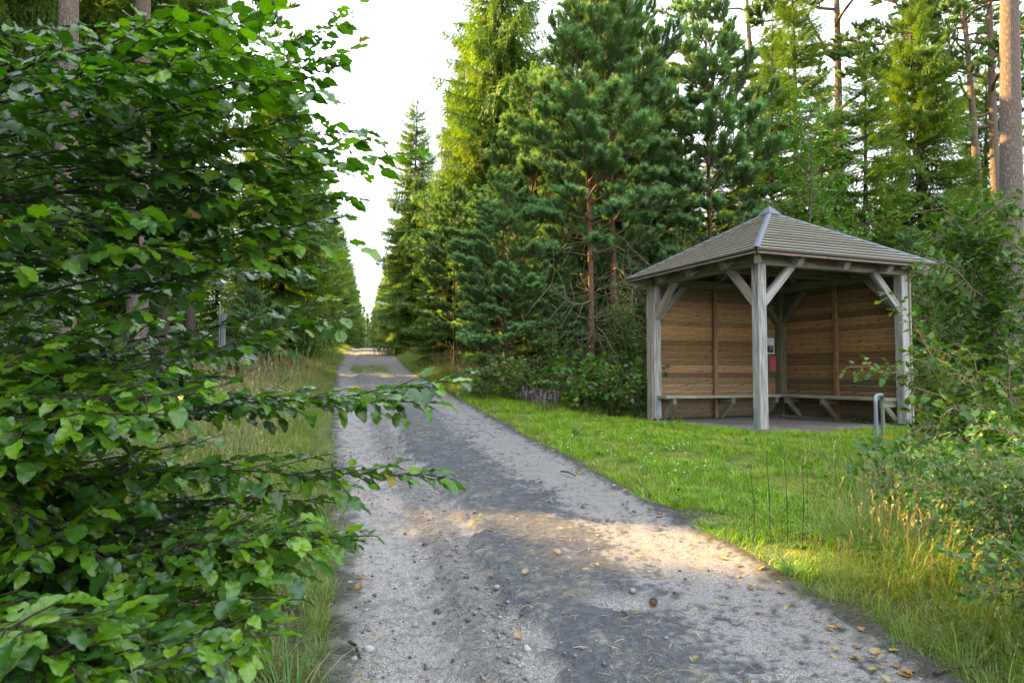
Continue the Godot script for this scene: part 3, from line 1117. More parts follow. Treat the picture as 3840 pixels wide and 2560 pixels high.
func build_track() -> void:
	var b := MB.new()
	var rows := PackedFloat32Array()
	var d := 1.6
	while d < 96.0:
		rows.append(d)
		d += maxf(0.021, d * 0.0062)
	rows.append(d)
	var nx := 121
	for j in rows.size():
		var pd := rows[j]
		var mid := road_at(pd)
		for i in nx:
			var s := lerpf(-1.12, 1.12, i / (nx - 1.0))
			var x := mid + s * HALF
			var n1 := noise.get_noise_2d(x * 38.0, pd * 24.0)
			var n2 := fine.get_noise_2d(x * 210.0, pd * 170.0)
			var n3 := fine.get_noise_2d(x * 800.0 + 50.0, pd * 800.0)
			var a := asphalt_at(s, x, pd)
			var tar := Color(0.125, 0.132, 0.145) * (1.0 + 0.7 * n3 + 0.25 * n1 + 0.25 * n2)
			var sand := Color(0.52, 0.485, 0.445) * (1.0 + 0.14 * n2)
			var gravel := Color(0.22, 0.205, 0.185) * (1.0 + 1.1 * n3)
			# loose gravel over the sand between and beside the wheel tracks
			var gw := smoothstep(0.05, 0.45, 0.6 * n2 + 0.7 * n3 + 0.25 * n1 + 0.6 * smoothstep(0.2, 0.03, absf(s + 0.42)) + 0.85 * smoothstep(-0.84, -0.98, s) + 0.10)
			var col := sand.lerp(gravel, gw * 0.85)
			# sand blown over the asphalt on its right half
			var dust := smoothstep(-0.05, 0.5, n1 * 0.35 + 0.6 * n2 + 0.8 * n3 + 0.95 * smoothstep(0.12, 0.62, s) * (1.0 - 0.7 * smoothstep(0.9, 1.0, s)) - 0.30)
			tar = tar.lerp(sand * 0.88, dust * 0.8)
			col = col.lerp(tar, a)
			# needles and moss in the worn middle
			var mossy := smoothstep(0.22, 0.5, 0.6 * n1 + 0.5 * n2 + 0.4 * n3 + 0.25 * smoothstep(0.25, 0.0, absf(s - 0.05 - 0.1 * sin(pd)))) * a
			col = col.lerp(Color(0.22, 0.20, 0.07), mossy * 0.32)
			# dark earth and rotten leaves along both edges
			col = col.lerp(Color(0.075, 0.06, 0.045) * (1.0 + 0.5 * n3), smoothstep(0.88, 1.02, absf(s) + 0.16 * n2))
			col = col.lerp(Color(0.20, 0.165, 0.13) * (1.0 + 0.5 * n2), smoothstep(17.0, 30.0, pd) * 0.75)
			var h := rise(pd) + 0.05 * a + 0.016 * n2 * (1.0 - a) + 0.010 * n3 * (1.0 - 0.4 * a) + 0.012 * n2 * a + 0.018 * noise.get_noise_2d(x * 14.0, pd * 12.0) - 0.035 * smoothstep(0.2, 0.0, absf(s + 0.64)) + 0.015 * smoothstep(0.12, 0.0, absf(s + 0.42))
			h += 0.02 * smoothstep(0.85, 1.0, absf(s)) - 0.10 * smoothstep(1.0, 1.12, absf(s) + 0.10 * n1)
			h += 0.5 * (land(x, -pd) - rise(pd) - 0.05) * smoothstep(0.0, 1.0, s)
			col.a = 1.0
			b.add(Vector3(x, h, -pd), Vector3.UP, col, Vector2(x, pd))
	for j in rows.size() - 1:
		for i in nx - 1:
			var p := j * nx + i
			b.idx.append_array(PackedInt32Array([p, p + nx, p + nx + 1, p, p + nx + 1, p + 1]))
	b.smooth()
	part("track", self, b.mesh(M.road)).set_meta("kind", "structure")


func track_height(x: float, d: float) -> float:
	var s := (x - road_at(d)) / HALF
	return rise(d) + 0.05 * asphalt_at(s, x, d) + 0.018 * noise.get_noise_2d(x * 14.0, d * 12.0) - 0.035 * smoothstep(0.2, 0.0, absf(s + 0.64)) + 0.015 * smoothstep(0.12, 0.0, absf(s + 0.42)) + 0.5 * (land(x, -d) - rise(d) - 0.05) * smoothstep(0.0, 1.0, s)


func upright(at: Vector3, s: float, tall := 1.0) -> Transform3D:
	var a := R(0, TAU)
	return Transform3D(Basis(Vector3(cos(a), 0, sin(a)) * s, Vector3(R(-0.12, 0.12), 1, R(-0.12, 0.12)) * s * tall, Vector3(-sin(a), 0, cos(a)) * s), at)


func build_grass() -> void:
	var fresh := [Color(0.145, 0.32, 0.012), Color(0.185, 0.37, 0.015), Color(0.10, 0.24, 0.012), Color(0.29, 0.39, 0.018)]
	var verge := [Color(0.13, 0.26, 0.017), Color(0.165, 0.30, 0.02), Color(0.09, 0.19, 0.015), Color(0.25, 0.24, 0.09), Color(0.17, 0.24, 0.045)]
	var dry := [Color(0.36, 0.31, 0.16), Color(0.27, 0.28, 0.11), Color(0.20, 0.25, 0.08), Color(0.14, 0.21, 0.04)]
	tuft_mesh("lawn_a", 15, Vector2(0.025, 0.075), 0.0026, 0.075, Vector2(0.2, 1.1), 2, fresh)
	tuft_mesh("lawn_b", 15, Vector2(0.035, 0.11), 0.003, 0.075, Vector2(0.2, 1.0), 2, fresh)
	tuft_mesh("weed", 9, Vector2(0.06, 0.13), 0.013, 0.02, Vector2(0.9, 2.0), 4, [Color(0.085, 0.22, 0.03), Color(0.12, 0.27, 0.03), Color(0.07, 0.17, 0.03)])
	tuft_mesh("verge_a", 26, Vector2(0.14, 0.34), 0.0028, 0.11, Vector2(0.2, 1.3), 4, verge, 0.02)
	tuft_mesh("verge_b", 26, Vector2(0.18, 0.42), 0.0026, 0.12, Vector2(0.3, 1.5), 4, verge, 0.04)
	tuft_mesh("dry_a", 26, Vector2(0.25, 0.60), 0.0022, 0.12, Vector2(0.2, 1.2), 4, dry, 0.10)
	tuft_mesh("far_a", 20, Vector2(0.2, 0.5), 0.006, 0.25, Vector2(0.2, 1.0), 2, [Color(0.14, 0.22, 0.035), Color(0.20, 0.24, 0.06), Color(0.12, 0.19, 0.03)])
	var a := Inst.new()
	var c := Inst.new()
	for k in 46000:
		var d := 2.9 + 13.0 * pow(rng.randf(), 1.25)
		var x := R(-2.6, 6.8)
		var w := lawn_weight(x, d)
		var e := from_road(x, d)
		if e < -0.03 or in_shelter(x, d) or rng.randf() > w:
			continue
		var g := noise.get_noise_2d(x * 55.0, d * 55.0)
		if g > 0.06 and rng.randf() < 0.65:
			continue   # moss shows here
		var tint := R(0.8, 1.2)
		var s := R(0.75, 1.25) * (1.25 if e < 0.35 else 1.0)
		(a if rng.randf() < 0.6 else c).add(upright(on_land(x, d), s, 1.0 - 0.5 * clampf(g * 2.0, 0.0, 0.7)), Color(tint * (1.0 + 0.5 * maxf(g, 0.0)), tint, tint * 0.9))
	var weeds := Inst.new()
	for k in 420:
		var d := 3.2 + 10.0 * pow(rng.randf(), 1.3)
		var x := R(-2.6, 5.5)
		if lawn_weight(x, d) < 0.3 or from_road(x, d) < 0.02 or in_shelter(x, d) or noise.get_noise_2d(x * 80.0, d * 80.0 + 500.0) < -0.05:
			continue
		weeds.add(upright(on_land(x, d), R(0.6, 1.3)), Color.WHITE * R(0.8, 1.25))
	many("lawn_weeds", self, proto_mesh.weed, weeds)
	many("lawn_grass", self, proto_mesh.lawn_a, a)
	many("lawn_grass", self, proto_mesh.lawn_b, c)
	var v1 := Inst.new()
	var v2 := Inst.new()
	var v3 := Inst.new()
	var f1 := Inst.new()
	# right verge in the foreground and round the brambles
	for k in 5200:
		var d := 2.4 + 6.5 * pow(rng.randf(), 1.3)
		var x := road_at(d) + HALF + R(-0.04, 3.4)
		var e := from_road(x, d)
		if e < 0.0 or rng.randf() < lawn_weight(x, d) * 0.985 or in_shelter(x, d):
			continue
		var tall := lerpf(0.45, 1.0, smoothstep(0.0, 0.9, e)) * lerpf(1.0, 0.75, smoothstep(4.5, 6.0, d))
		var tint := R(0.8, 1.2)
		var q := rng.randf()
		(v1 if q < 0.6 else v2 if q < 0.99 else v3).add(upright(on_land(x, d), R(0.7, 1.15) * tall), Color(tint, tint, tint))
	# left verge
	for k in 6500:
		var d := 1.6 + 24.0 * pow(rng.randf(), 1.5)
		var x := road_at(d) - HALF - 4.2 * pow(rng.randf(), 1.3)
		var e := from_road(x, d)
		if e < -0.02:
			continue
		var tall := lerpf(0.5, 1.3, smoothstep(0.0, 1.0, e))
		var tint := R(0.8, 1.25)
		var q := rng.randf()
		var dryness := 0.02 + 0.14 * smoothstep(5.0, 9.0, d) * smoothstep(20.0, 14.0, d) * smoothstep(0.4, 1.0, e)
		(v3 if q < dryness else v1 if q < 0.6 else v2).add(upright(on_land(x, d), R(0.8, 1.2) * tall), Color(tint, tint, tint))
	# right of the track behind the lawn
	for k in 3800:
		var d := R(10.5, 34.0)
		var e := 3.4 * pow(rng.randf(), 1.5)
		var x := road_at(d) + HALF + e
		if rng.randf() < lawn_weight(x, d):
			continue
		var tall := lerpf(0.45, 1.1, smoothstep(0.0, 0.9, e)) * lerpf(1.0, 0.6, smoothstep(1.6, 2.6, e))
		var tint := R(0.85, 1.3)
		var q := rng.randf()
		(v3 if q < 0.35 * smoothstep(0.3, 0.8, e) * smoothstep(2.6, 1.6, e) * smoothstep(26.0, 16.0, d) else v1 if q < 0.6 else v2).add(upright(on_land(x, d), R(0.8, 1.25) * tall), Color(tint, tint, tint))
	for k in 2600:
		var d := R(20.0, 80.0)
		var e := 2.6 * rng.randf()
		var x := road_at(d) + (HALF + e) * (1.0 if k % 2 else -1.0)
		var tint := R(0.85, 1.3)
		f1.add(upright(on_land(x, d), R(0.8, 1.3) * lerpf(0.5, 1.1, smoothstep(0.0, 1.0, e))), Color(tint, tint, tint))
	# grass island in the middle of the track
	for k in 240:
		var d := 24.5 + R(-2.2, 2.2)
		var x := road_at(d) + R(-0.75, 0.55)
		f1.add(upright(Vector3(x, rise(d) + 0.01, -d), R(0.2, 0.4)), Color(1.0, 1.15, 0.8))
	many("verge_grass", self, proto_mesh.verge_a, v1)
	many("verge_grass", self, proto_mesh.verge_b, v2)
	many("dry_grass", self, proto_mesh.dry_a, v3)
	many("far_grass", self, proto_mesh.far_a, f1)
	# forest floor: low plants
	tuft_mesh("fern_a", 16, Vector2(0.10, 0.30), 0.012, 0.2, Vector2(0.6, 1.8), 3, [Color(0.05, 0.11, 0.03), Color(0.07, 0.13, 0.03), Color(0.09, 0.12, 0.04)])
	var low := Inst.new()
	for k in 6000:
		var d := R(9.0, 46.0)
		var right := k % 2 == 0
		var x := road_at(d) + (HALF + 2.2 + 14.0 * rng.randf()) * (1.0 if right else -1.0)
		if lawn_weight(x, d) > 0.02 or in_shelter(x, d):
			continue
		var tint := R(0.7, 1.3)
		low.add(upright(on_land(x, d), R(0.7, 1.5)), Color(tint, tint, tint))
	many("forest_undergrowth", self, proto_mesh.fern_a, low)


func build_litter() -> void:
	pebble_mesh("pebble_a", 0.0)
	pebble_mesh("pebble_b", 40.0)
	var i1 := Inst.new()
	var i2 := Inst.new()
	for k in 17000:
		var d := 2.2 + 7.5 * pow(rng.randf(), 1.8)
		var s := R(-1.08, 1.02)
		var x := road_at(d) + s * HALF
		var want := 0.25
		if s < -0.80:
			want = 1.0
		elif s < -0.22:
			want = 0.30 + 0.7 * smoothstep(0.18, 0.02, absf(s + 0.40))
		elif s > 0.0:
			want = 0.06
		if rng.randf() > want * smoothstep(-0.12, 0.3, fine.get_noise_2d(x * 180.0, d * 140.0) + 0.12):
			continue
		var g := R(0.10, 0.42) if rng.randf() < 0.8 else R(0.4, 0.6)
		var sz := 0.0045 + 0.012 * pow(rng.randf(), 2.6)
		(i1 if k % 2 else i2).add(Transform3D(Basis(Vector3.UP, R(0, TAU)).scaled(Vector3(sz, sz, sz) * 1.6), Vector3(x, track_height(x, d) + sz * 0.3, -d)), Color(g, g * 0.95, g * R(0.85, 1.0)))
	many("gravel", self, proto_mesh.pebble_a, i1)
	many("gravel", self, proto_mesh.pebble_b, i2)
	# needles and crumbs of bark
	var nb := MB.new()
	nb.tube(PackedVector3Array([Vector3(-0.5, 0, 0), Vector3(0, 0.02, 0.05), Vector3(0.5, 0, 0)]), PackedFloat32Array([0.022, 0.03, 0.015]), 3, Color.WHITE, Color.WHITE)
	var nl := Inst.new()
	for k in 1500:
		var d := 2.4 + 6.0 * pow(rng.randf(), 1.6)
		var x := road_at(d) + R(-1.0, 1.0) * HALF
		nl.add(Transform3D(Basis(Vector3.UP, R(0, TAU)).scaled(Vector3.ONE * R(0.03, 0.07)), Vector3(x, track_height(x, d) + 0.006, -d)), [Color(0.36, 0.22, 0.10), Color(0.14, 0.09, 0.06), Color(0.42, 0.33, 0.18)][k % 3])
	many("needle_litter", self, nb.mesh(M.twig), nl)
	# the bigger stones, one by one
	var stones := [[1380, 2440, 0.042, 0.5, "pale grey"], [1555, 2348, 0.034, 0.3, "grey"], [1862, 2206, 0.032, 0.36, "grey"], [1747, 2168, 0.034, 0.09, "dark"], [2373, 2220, 0.034, 0.3, "grey"], [1674, 2027, 0.03, 0.3, "grey"],
		[1594, 2044, 0.035, 0.08, "black jagged"], [1604, 2504, 0.036, 0.24, "dark grey"], [1640, 2290, 0.028, 0.1, "dark"], [1628, 2338, 0.024, 0.1, "dark"], [1840, 1865, 0.02, 0.09, "dark"], [2186, 1904, 0.03, 0.11, "dark"], [2380, 1920, 0.03, 0.13, "dark"], [1976, 2440, 0.04, 0.45, "pale"], [1327, 2474, 0.03, 0.5, "white"], [1312, 2190, 0.03, 0.45, "white"], [1565, 2172, 0.022, 0.1, "dark"], [1770, 2207, 0.02, 0.12, "dark"], [1842, 2225, 0.02, 0.1, "dark"], [1800, 2285, 0.02, 0.09, "dark"]]
	for st in stones:
		var p := drop(st[0], st[1])
		var o := part("stone", self, proto_mesh.pebble_a if rng.randf() < 0.5 else proto_mesh.pebble_b)
		o.position = p + Vector3(0, st[2] * 0.22, 0)
		o.scale = Vector3.ONE * st[2] * 1.25
		o.rotation.y = R(0, TAU)
		o.material_override = stone_tone(st[3])
		var where: String = "on the sandy left half of the track" if st[0] < 1700 else "at the broken asphalt edge" if st[0] < 2000 else "on the asphalt of the track"
		tag(o, "%s stone lying %s" % [st[4], where], "stone", "loose stones on the track")
	# fallen leaves
	rng.seed = 404
	leaf_mesh("fallen_a", 0.05, 0.036, 0.35, 0.25, 0.22, 6, 0, 0, M.leaf)
	leaf_mesh("fallen_b", 0.045, 0.03, -0.4, -0.3, 0.3, 6, 0, 0, M.leaf)
	var tones := [[Color(0.42, 0.20, 0.07), "orange brown"], [Color(0.55, 0.35, 0.06), "yellow"], [Color(0.30, 0.14, 0.07), "dark brown"], [Color(0.52, 0.33, 0.20), "pale tan"]]
	var mats := []
	for t in tones:
		var m := leaf_mat(Color(0.4, 0.3, 0.1), 0.7, M.veins)
		m.albedo_color = (t[0] as Color).linear_to_srgb()
		mats.append(m)
	var spots := []
	for k in 84:   # along the right edge of the track
		var d := 2.75 + 4.5 * pow(rng.randf(), 2.2)
		spots.append([road_at(d) + HALF + R(-0.30, 0.04), d, "in the litter along the right edge of the track"])
	for k in 12:
		var d := 2.9 + 1.6 * rng.randf()
		spots.append([road_at(d) - HALF + R(-0.05, 0.22), d, "on the gravel at the left edge of the track"])
	for q in [[1830, 2168], [1960, 2160], [2215, 2136], [1840, 1982], [2095, 2085], [2243, 2128], [2690, 2270], [2840, 2296], [2625, 2470], [2805, 2158], [2390, 2090], [1950, 2405], [1385, 2165], [2296, 2084], [2545, 1930], [2130, 1818], [1665, 1923], [1572, 2540], [3310, 2455], [3110, 2460]]:
		var p := drop(q[0], q[1])
		spots.append([p.x, -p.z, "on the sand of the track" if q[0] < 1900 else "on the bare asphalt"])
	for s in spots:
		var ti: int = [0, 0, 1, 2, 3, 3][rng.randi() % 6]
		if s[2].ends_with("asphalt"):
			ti = [1, 3, 1][rng.randi() % 3]
		var o := part("fallen_leaf", self, proto_mesh.fallen_a if rng.randf() < 0.5 else proto_mesh.fallen_b)
		var e := from_road(s[0], s[1])
		o.position = Vector3(s[0], maxf(track_height(s[0], s[1]), land(s[0], -s[1]) - 0.06 if e > -0.1 else -9.0) + 0.012, -s[1])
		o.rotation = Vector3(R(-0.25, 0.25), R(0, TAU), R(-0.25, 0.25))
		o.scale = Vector3.ONE * R(0.75, 1.2)
		o.material_override = mats[ti]
		tag(o, "%s fallen leaf lying %s" % [tones[ti][1], s[2]], "leaf", "fallen leaves")
	# pine cone, twigs
	var cone := thing("pine_cone", "small brown pine cone lying on the asphalt", "pine cone", drop(2452, 2268) + Vector3(0, 0.016, 0), 0.7)
	var cb := MB.new()
	for k in 42:
		var f := k / 42.0
		var ang := k * 2.4
		var r := 0.016 * sin(PI * (0.15 + 0.8 * f))
		var p := Vector3((f - 0.5) * 0.045, cos(ang) * r, sin(ang) * r)
		var out := Vector3(-0.3, cos(ang), sin(ang)).normalized()
		var sd := Vector3(1, 0, 0).cross(out).normalized() * 0.006
		cb.quad(p - sd, p + out * 0.008 - sd * 0.8, p + out * 0.008 + sd * 0.8, p + sd, Color(0.16, 0.085, 0.045))
	part("scales", cone, cb.mesh(M.twig))
	var core := MB.new()
	core.tube(PackedVector3Array([Vector3(-0.022, 0, 0), Vector3(-0.01, 0, 0), Vector3(0.012, 0, 0), Vector3(0.024, 0, 0)]), PackedFloat32Array([0.006, 0.014, 0.012, 0.003]), 8, Color(0.12, 0.07, 0.04), Color(0.12, 0.07, 0.04), true)
	part("core", cone, core.mesh(M.twig))
	for q in [[2105, 1778, 2160, 1798, "short brown stick lying on the right side of the track"], [3505, 2552, 3660, 2530, "dark dead stick lying among leaves at the right corner"], [1310, 2430, 1350, 2500, "thin dark twig bent over the left edge of the track"]]:
		var p0 := drop(q[0], q[1]) + Vector3(0, 0.03, 0)
		var p1 := drop(q[2], q[3]) + Vector3(0, 0.035, 0)
		var tb := MB.new()
		tb.tube(PackedVector3Array([p0, p0.lerp(p1, 0.4) + Vector3(0.01, 0.012, 0), p1]), PackedFloat32Array([0.009, 0.008, 0.005]), 6, Color(0.12, 0.08, 0.05), Color(0.15, 0.10, 0.06), true)
		var tw := part("stick", self, tb.mesh(M.bark_mat))
		tag(tw, q[4], "stick")


func stone_tone(g: float) -> StandardMaterial3D:
	var key := "stone%.2f" % g
	if not M.has(key):
		M[key] = M.stone.duplicate()
		M[key].albedo_color = Color(g * 1.5, g * 1.45, g * 1.4).linear_to_srgb()
	return M[key]


# where the ground lies in that direction of the photograph
func drop(px: float, py: float) -> Vector3:
	var lo := 1.5
	var hi := 60.0
	for k in 40:
		var m := (lo + hi) / 2
		var p := seen(px, py, m)
		var g := track_height(p.x, m) if from_road(p.x, m) < 0.0 else land(p.x, p.z)
		if p.y > g:
			lo = m
		else:
			hi = m
	var r := seen(px, py, lo)
	r.y = track_height(r.x, lo) if from_road(r.x, lo) < 0.0 else land(r.x, r.z)
	return r


# ---------- trees ----------
const ORD := ["nearest", "second", "third", "fourth", "fifth", "sixth", "seventh", "eighth", "ninth", "tenth", "eleventh", "twelfth"]


func plant(source: Node3D, called: String, label: String, x: float, d: float, size := 1.0, group := "", wide := 1.0) -> Node3D:
	var o := dup(source, called, label, on_land(x, d), R(0, TAU), Vector3(size * wide, size, size * wide), group)
	o.set_meta("category", "tree")
	return o


func build_trees() -> void:
	rng.seed = 2024
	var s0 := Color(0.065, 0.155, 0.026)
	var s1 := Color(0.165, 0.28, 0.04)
	spruce_branch("spruce_a", 0.15, s0, s1)
	spruce_branch("spruce_b", 0.30, s0, s1)
	spruce_branch("spruce_hang", 0.75, s0, s1)
	spruce_branch("spruce_hang2", 0.95, s0, s1 * Color(1.1, 1.05, 0.9))
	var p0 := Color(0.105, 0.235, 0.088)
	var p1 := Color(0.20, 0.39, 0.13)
	pine_branch("pine_a", p0, p1, 0.48)
	pine_branch("pine_b", p0 * Color(1.1, 1.0, 0.9), p1, 0.36)
	dead_branch("dead")
	var red := Color(0.46, 0.25, 0.13)
	var tall_spruce := make_spruce(19.0, 3.3, 2.0, ["spruce_hang", "spruce_hang2"], 0.15, 0.22)
	var mid_spruce := make_spruce(12.5, 2.5, 0.4, ["spruce_b", "spruce_hang"], 0.1, 0.08)
	var dark_spruce := make_spruce(9.0, 2.1, 0.25, ["spruce_a", "spruce_b"], 0.0, 0.05)
	var thin_spruce := make_spruce(9.5, 1.7, 0.3, ["spruce_a", "spruce_b"], -0.1, 0.12)
	var bare_spruce := make_spruce(14.0, 2.4, 3.6, ["spruce_hang", "spruce_b"], 0.2, 0.2)
	var young_a := make_pine(9.3, 2.0, 2.9, ["pine_a", "pine_b"], 0.9, red, Color(0.50, 0.26, 0.12), 0.085)
	var young_b := make_pine(9.8, 2.1, 3.9, ["pine_a", "pine_b"], 1.0, red, Color(0.50, 0.26, 0.12), 0.09)
	var small_pine := make_pine(5.6, 1.35, 0.9, ["pine_b", "pine_a"], 0.5, Color(0.16, 0.12, 0.08), Color(0.16, 0.12, 0.07), 0.045, 0.36)
	var bushy_pine := make_pine(2.8, 1.25, 0.1, ["pine_b", "pine_a"], 0.1, Color(0.16, 0.12, 0.08), Color(0.16, 0.12, 0.07), 0.035, 0.3)
	var old_a := make_old_pine(19.0, 0.19, 8.5, 17, 3.4)
	var old_b := make_old_pine(21.0, 0.24, 9.5, 17, 3.6)

	# right of the track
	plant(tall_spruce, "spruce_tree", "tall golden lit spruce with hanging twigs, right of the track and behind the young pines", -0.45, 26.0, 1.0, "", 1.25)
	plant(tall_spruce, "spruce_tree", "tall hanging spruce left of and behind the golden spruce", -2.2, 31.5, 0.8)
	plant(dark_spruce, "spruce_tree", "dense dark spruce at the foot of the golden spruce, left of it", -2.3, 25.0, 0.82, "", 1.1)
	plant(dark_spruce, "spruce_tree", "dense dark spruce at the foot of the golden spruce, behind the small young pine", -0.9, 23.6, 0.66, "", 1.15)
	plant(mid_spruce, "spruce_tree", "spruce with its slender tip against the sky, right of the track before the row", -5.6, 39.0, 1.2)
	var row_d := [32.0, 45.0, 52.0, 60.0, 69.0, 79.0, 90.0, 104.0, 122.0, 145.0]
	for k in row_d.size():
		var d: float = row_d[k]
		plant(mid_spruce if k % 2 else bare_spruce, "spruce_tree", "%s spruce of the row along the right side of the track" % ORD[k], road_at(d) + HALF + [2.9, 2.0, 2.0, 1.7, 1.6, 1.4, 1.2, 0.9, 0.5, 0.2][k], d, [0.72, 0.86, 0.92, 0.9, 0.95, 0.95, 1.0, 1.0, 1.0, 1.0][k], "spruces in a row along the right of the track", 0.9)
	plant(young_a, "young_pine", "young pine with reddish trunk, left one of the pair left of the shelter", 1.75, 15.0, 1.0)
	plant(young_b, "young_pine", "young pine with reddish trunk, right one of the pair left of the shelter", 2.35, 15.8, 1.03)
	plant(young_a, "young_pine", "young pine with straight reddish trunk rising behind the left side of the shelter roof", 4.85, 16.4, 1.0)
	plant(young_b, "young_pine", "dense young pine behind the gap between the pair and the shelter", 3.6, 18.2, 0.95)
	plant(young_a, "young_pine", "young pine behind and left of the pair, above the bushy pine", 0.6, 18.5, 0.9)
	plant(small_pine, "young_pine", "small blue green young pine standing alone right of the track", -1.72, 20.5, 1.0)
	plant(tall_spruce, "spruce_tree", "tall spruce far behind the gap between the third young pine and the orange pine", 4.8, 33.0, 1.0)
	plant(bushy_pine, "young_pine", "bushy low pine at the edge of the grass left of the pair", -0.15, 15.6, 1.0, "", 1.1)
	plant(bushy_pine, "young_pine", "low bushy pine behind the brambles, next to the left pine trunk", 0.9, 16.6, 1.15)
	plant(small_pine, "young_pine", "slim young pine right of the bushy pine, before the pair", 1.0, 15.2, 0.42)
	plant(small_pine, "young_pine", "thin young pine peeping over the right slope of the shelter roof", 9.6, 16.3, 0.66)
	plant(thin_spruce, "spruce_tree", "dark spruce with thin leader left of the birch, behind the shelter", 7.0, 18.0, 1.02)
	plant(thin_spruce, "spruce_tree", "tallest dark spruce behind the birch", 8.2, 19.5, 1.3)
	plant(thin_spruce, "spruce_tree", "dark spruce with open spiky top right of the birch", 9.7, 18.5, 1.0)
	plant(dark_spruce, "spruce_tree", "dense dark spruce directly behind the shelter roof", 6.0, 20.5, 0.85)
	plant(mid_spruce, "spruce_tree", "bright sunlit spruce right of the dark group behind the shelter", 13.2, 21.8, 1.0, "", 1.15)
	plant(thin_spruce, "spruce_tree", "small spruce before the sunlit one, above the right end of the roof", 10.7, 16.0, 0.52)
	plant(dark_spruce, "spruce_tree", "low dark spruce right of the shelter behind the oak sapling", 12.0, 17.0, 0.55)
	plant(dark_spruce, "spruce_tree", "dark spruce at the right border behind the oak sapling", 14.2, 18.2, 0.62)
	plant(mid_spruce, "spruce_tree", "spruce between the thick orange pine and the bright sunlit spruce", 11.2, 24.2, 0.82)
	plant(dark_spruce, "spruce_tree", "dense spruce behind the birch, left of the tallest dark one", 7.6, 23.0, 0.95)
	plant(mid_spruce, "spruce_tree", "sunlit spruce at the right border behind the close pair of pines", 19.0, 27.0, 1.0)
	plant(old_a, "pine_tree", "old pine with thin orange trunk left of the thick sunlit one", 10.0, 27.0, 1.08)
	plant(old_b, "pine_tree", "old pine with thick pale orange trunk rising behind the dark spruces", 12.8, 26.5, 1.05)
	plant(old_a, "pine_tree", "old pine with twin looking trunk at the right border, left one", 15.7, 22.5, 0.95)
	plant(old_b, "pine_tree", "old pine at the right border, right one of the close pair", 16.5, 22.8, 0.88)
	plant(old_a, "pine_tree", "slender old pine in sunlight beyond the spruces at right", 14.9, 26.0, 1.0)
	plant(old_b, "pine_tree", "old pine with dark trunk leaning in at the upper right corner", 9.8, 13.3, 1.0).rotation.z = 0.03
	# left of the track
	plant(mid_spruce, "spruce_tree", "spruce with drooping tips, nearest to the left edge of the track", -7.3, 21.5, 0.86)
	plant(mid_spruce, "spruce_tree", "tall spruce behind the nearest one left of the track", -9.6, 27.0, 1.0)
	var left_d := [34.0, 41.0, 48.0, 56.0, 65.0, 75.0, 86.0, 99.0, 116.0, 138.0]
	for k in left_d.size():
		var d: float = left_d[k]
		plant(bare_spruce if k % 2 else mid_spruce, "spruce_tree", "%s spruce of the row along the left side of the track" % ORD[k], road_at(d) - HALF - [1.9, 2.1, 1.8, 1.8, 1.5, 1.4, 1.1, 0.9, 0.5, 0.2][k], d, [0.95, 0.9, 0.95, 0.95, 1.0, 1.0, 1.0, 1.0, 1.0, 1.0][k], "spruces in a row along the left of the track", 0.88)
	plant(old_a, "pine_tree", "old pine trunk seen through the beech leaves, far left", -6.3, 9.6, 0.95)
	plant(old_b, "pine_tree", "old pine trunk with orange side limb seen above the beech leaves", -6.4, 11.6, 0.8)
	plant(bare_spruce, "spruce_tree", "bare stemmed spruce right behind the pine with the orange limb", -7.4, 14.4, 0.95)
	plant(tall_spruce, "spruce_tree", "hanging spruce between the two old pine trunks at left", -9.2, 15.5, 0.8)
	plant(mid_spruce, "spruce_tree", "spruce with dark crown left of the far left pine trunk", -10.2, 12.4, 0.9)
	plant(old_a, "pine_tree", "pine whose twigs reach into the sky at the top left", -8.6, 18.2, 0.85)
	plant(bushy_pine, "young_pine", "low bushy pine in the grass left of the track behind the beech", -5.9, 15.5, 0.75)
	for q in [[-13.0, 7.2, 1.05], [-15.5, 11.0, 1.1], [-18.5, 8.2, 1.1], [-12.6, 14.6, 1.0], [-20.5, 13.5, 1.15], [-10.4, 5.4, 0.85], [-16.5, 4.6, 1.05], [-23.0, 10.0, 1.15], [-17.5, 16.5, 1.1], [-22.0, 18.0, 1.15], [-10.8, 18.6, 1.1], [-13.4, 20.4, 1.15], [-11.6, 16.4, 1.0]]:  # spruces added to thicken the left wood and keep sun off track and roof
		plant(mid_spruce, "spruce_tree", "dense spruce in the dark wood behind the beech", q[0], q[1], q[2], "spruces in the dark wood behind the beech", 1.1)
	for q in [[-5.2, -2.0, 0.8], [-7.6, 0.6, 0.95], [-6.0, -6.0, 0.95], [-9.6, 2.6, 1.0], [-9.2, -3.6, 1.05], [-12.5, 0.0, 1.1], [-5.8, 2.2, 0.55]]:  # added out of view to screen the beech from the sky and darken it
		plant(mid_spruce, "spruce_tree", "added dense spruce beside the camera, out of view, shading the beech", q[0], q[1], q[2], "added spruces outside the picture that shade the beech", 1.1)
	# more young pines, foliage down to the ground, left of the shelter
	plant(small_pine, "young_pine", "young pine with full low branches before and left of the pair", -0.1, 14.9, 0.8, "", 1.2)
	plant(small_pine, "young_pine", "young pine with full low branches behind the pair, towards the shelter", 3.3, 18.0, 0.85, "", 1.25)
	plant(small_pine, "young_pine", "mid sized young pine left of the pair, right of the dark spruces", -0.3, 17.6, 0.95, "", 1.2)
	plant(bushy_pine, "young_pine", "bushy low pine in the gap behind the pair", 2.0, 17.4, 1.3, "", 1.1)
	plant(bushy_pine, "young_pine", "bushy low pine behind the thicket at the shelter's left post", 3.3, 17.2, 1.35, "", 1.1)
	plant(dark_spruce, "spruce_tree", "dense dark spruce filling the gap behind the pair of young pines", 1.6, 21.5, 0.72, "", 1.2)
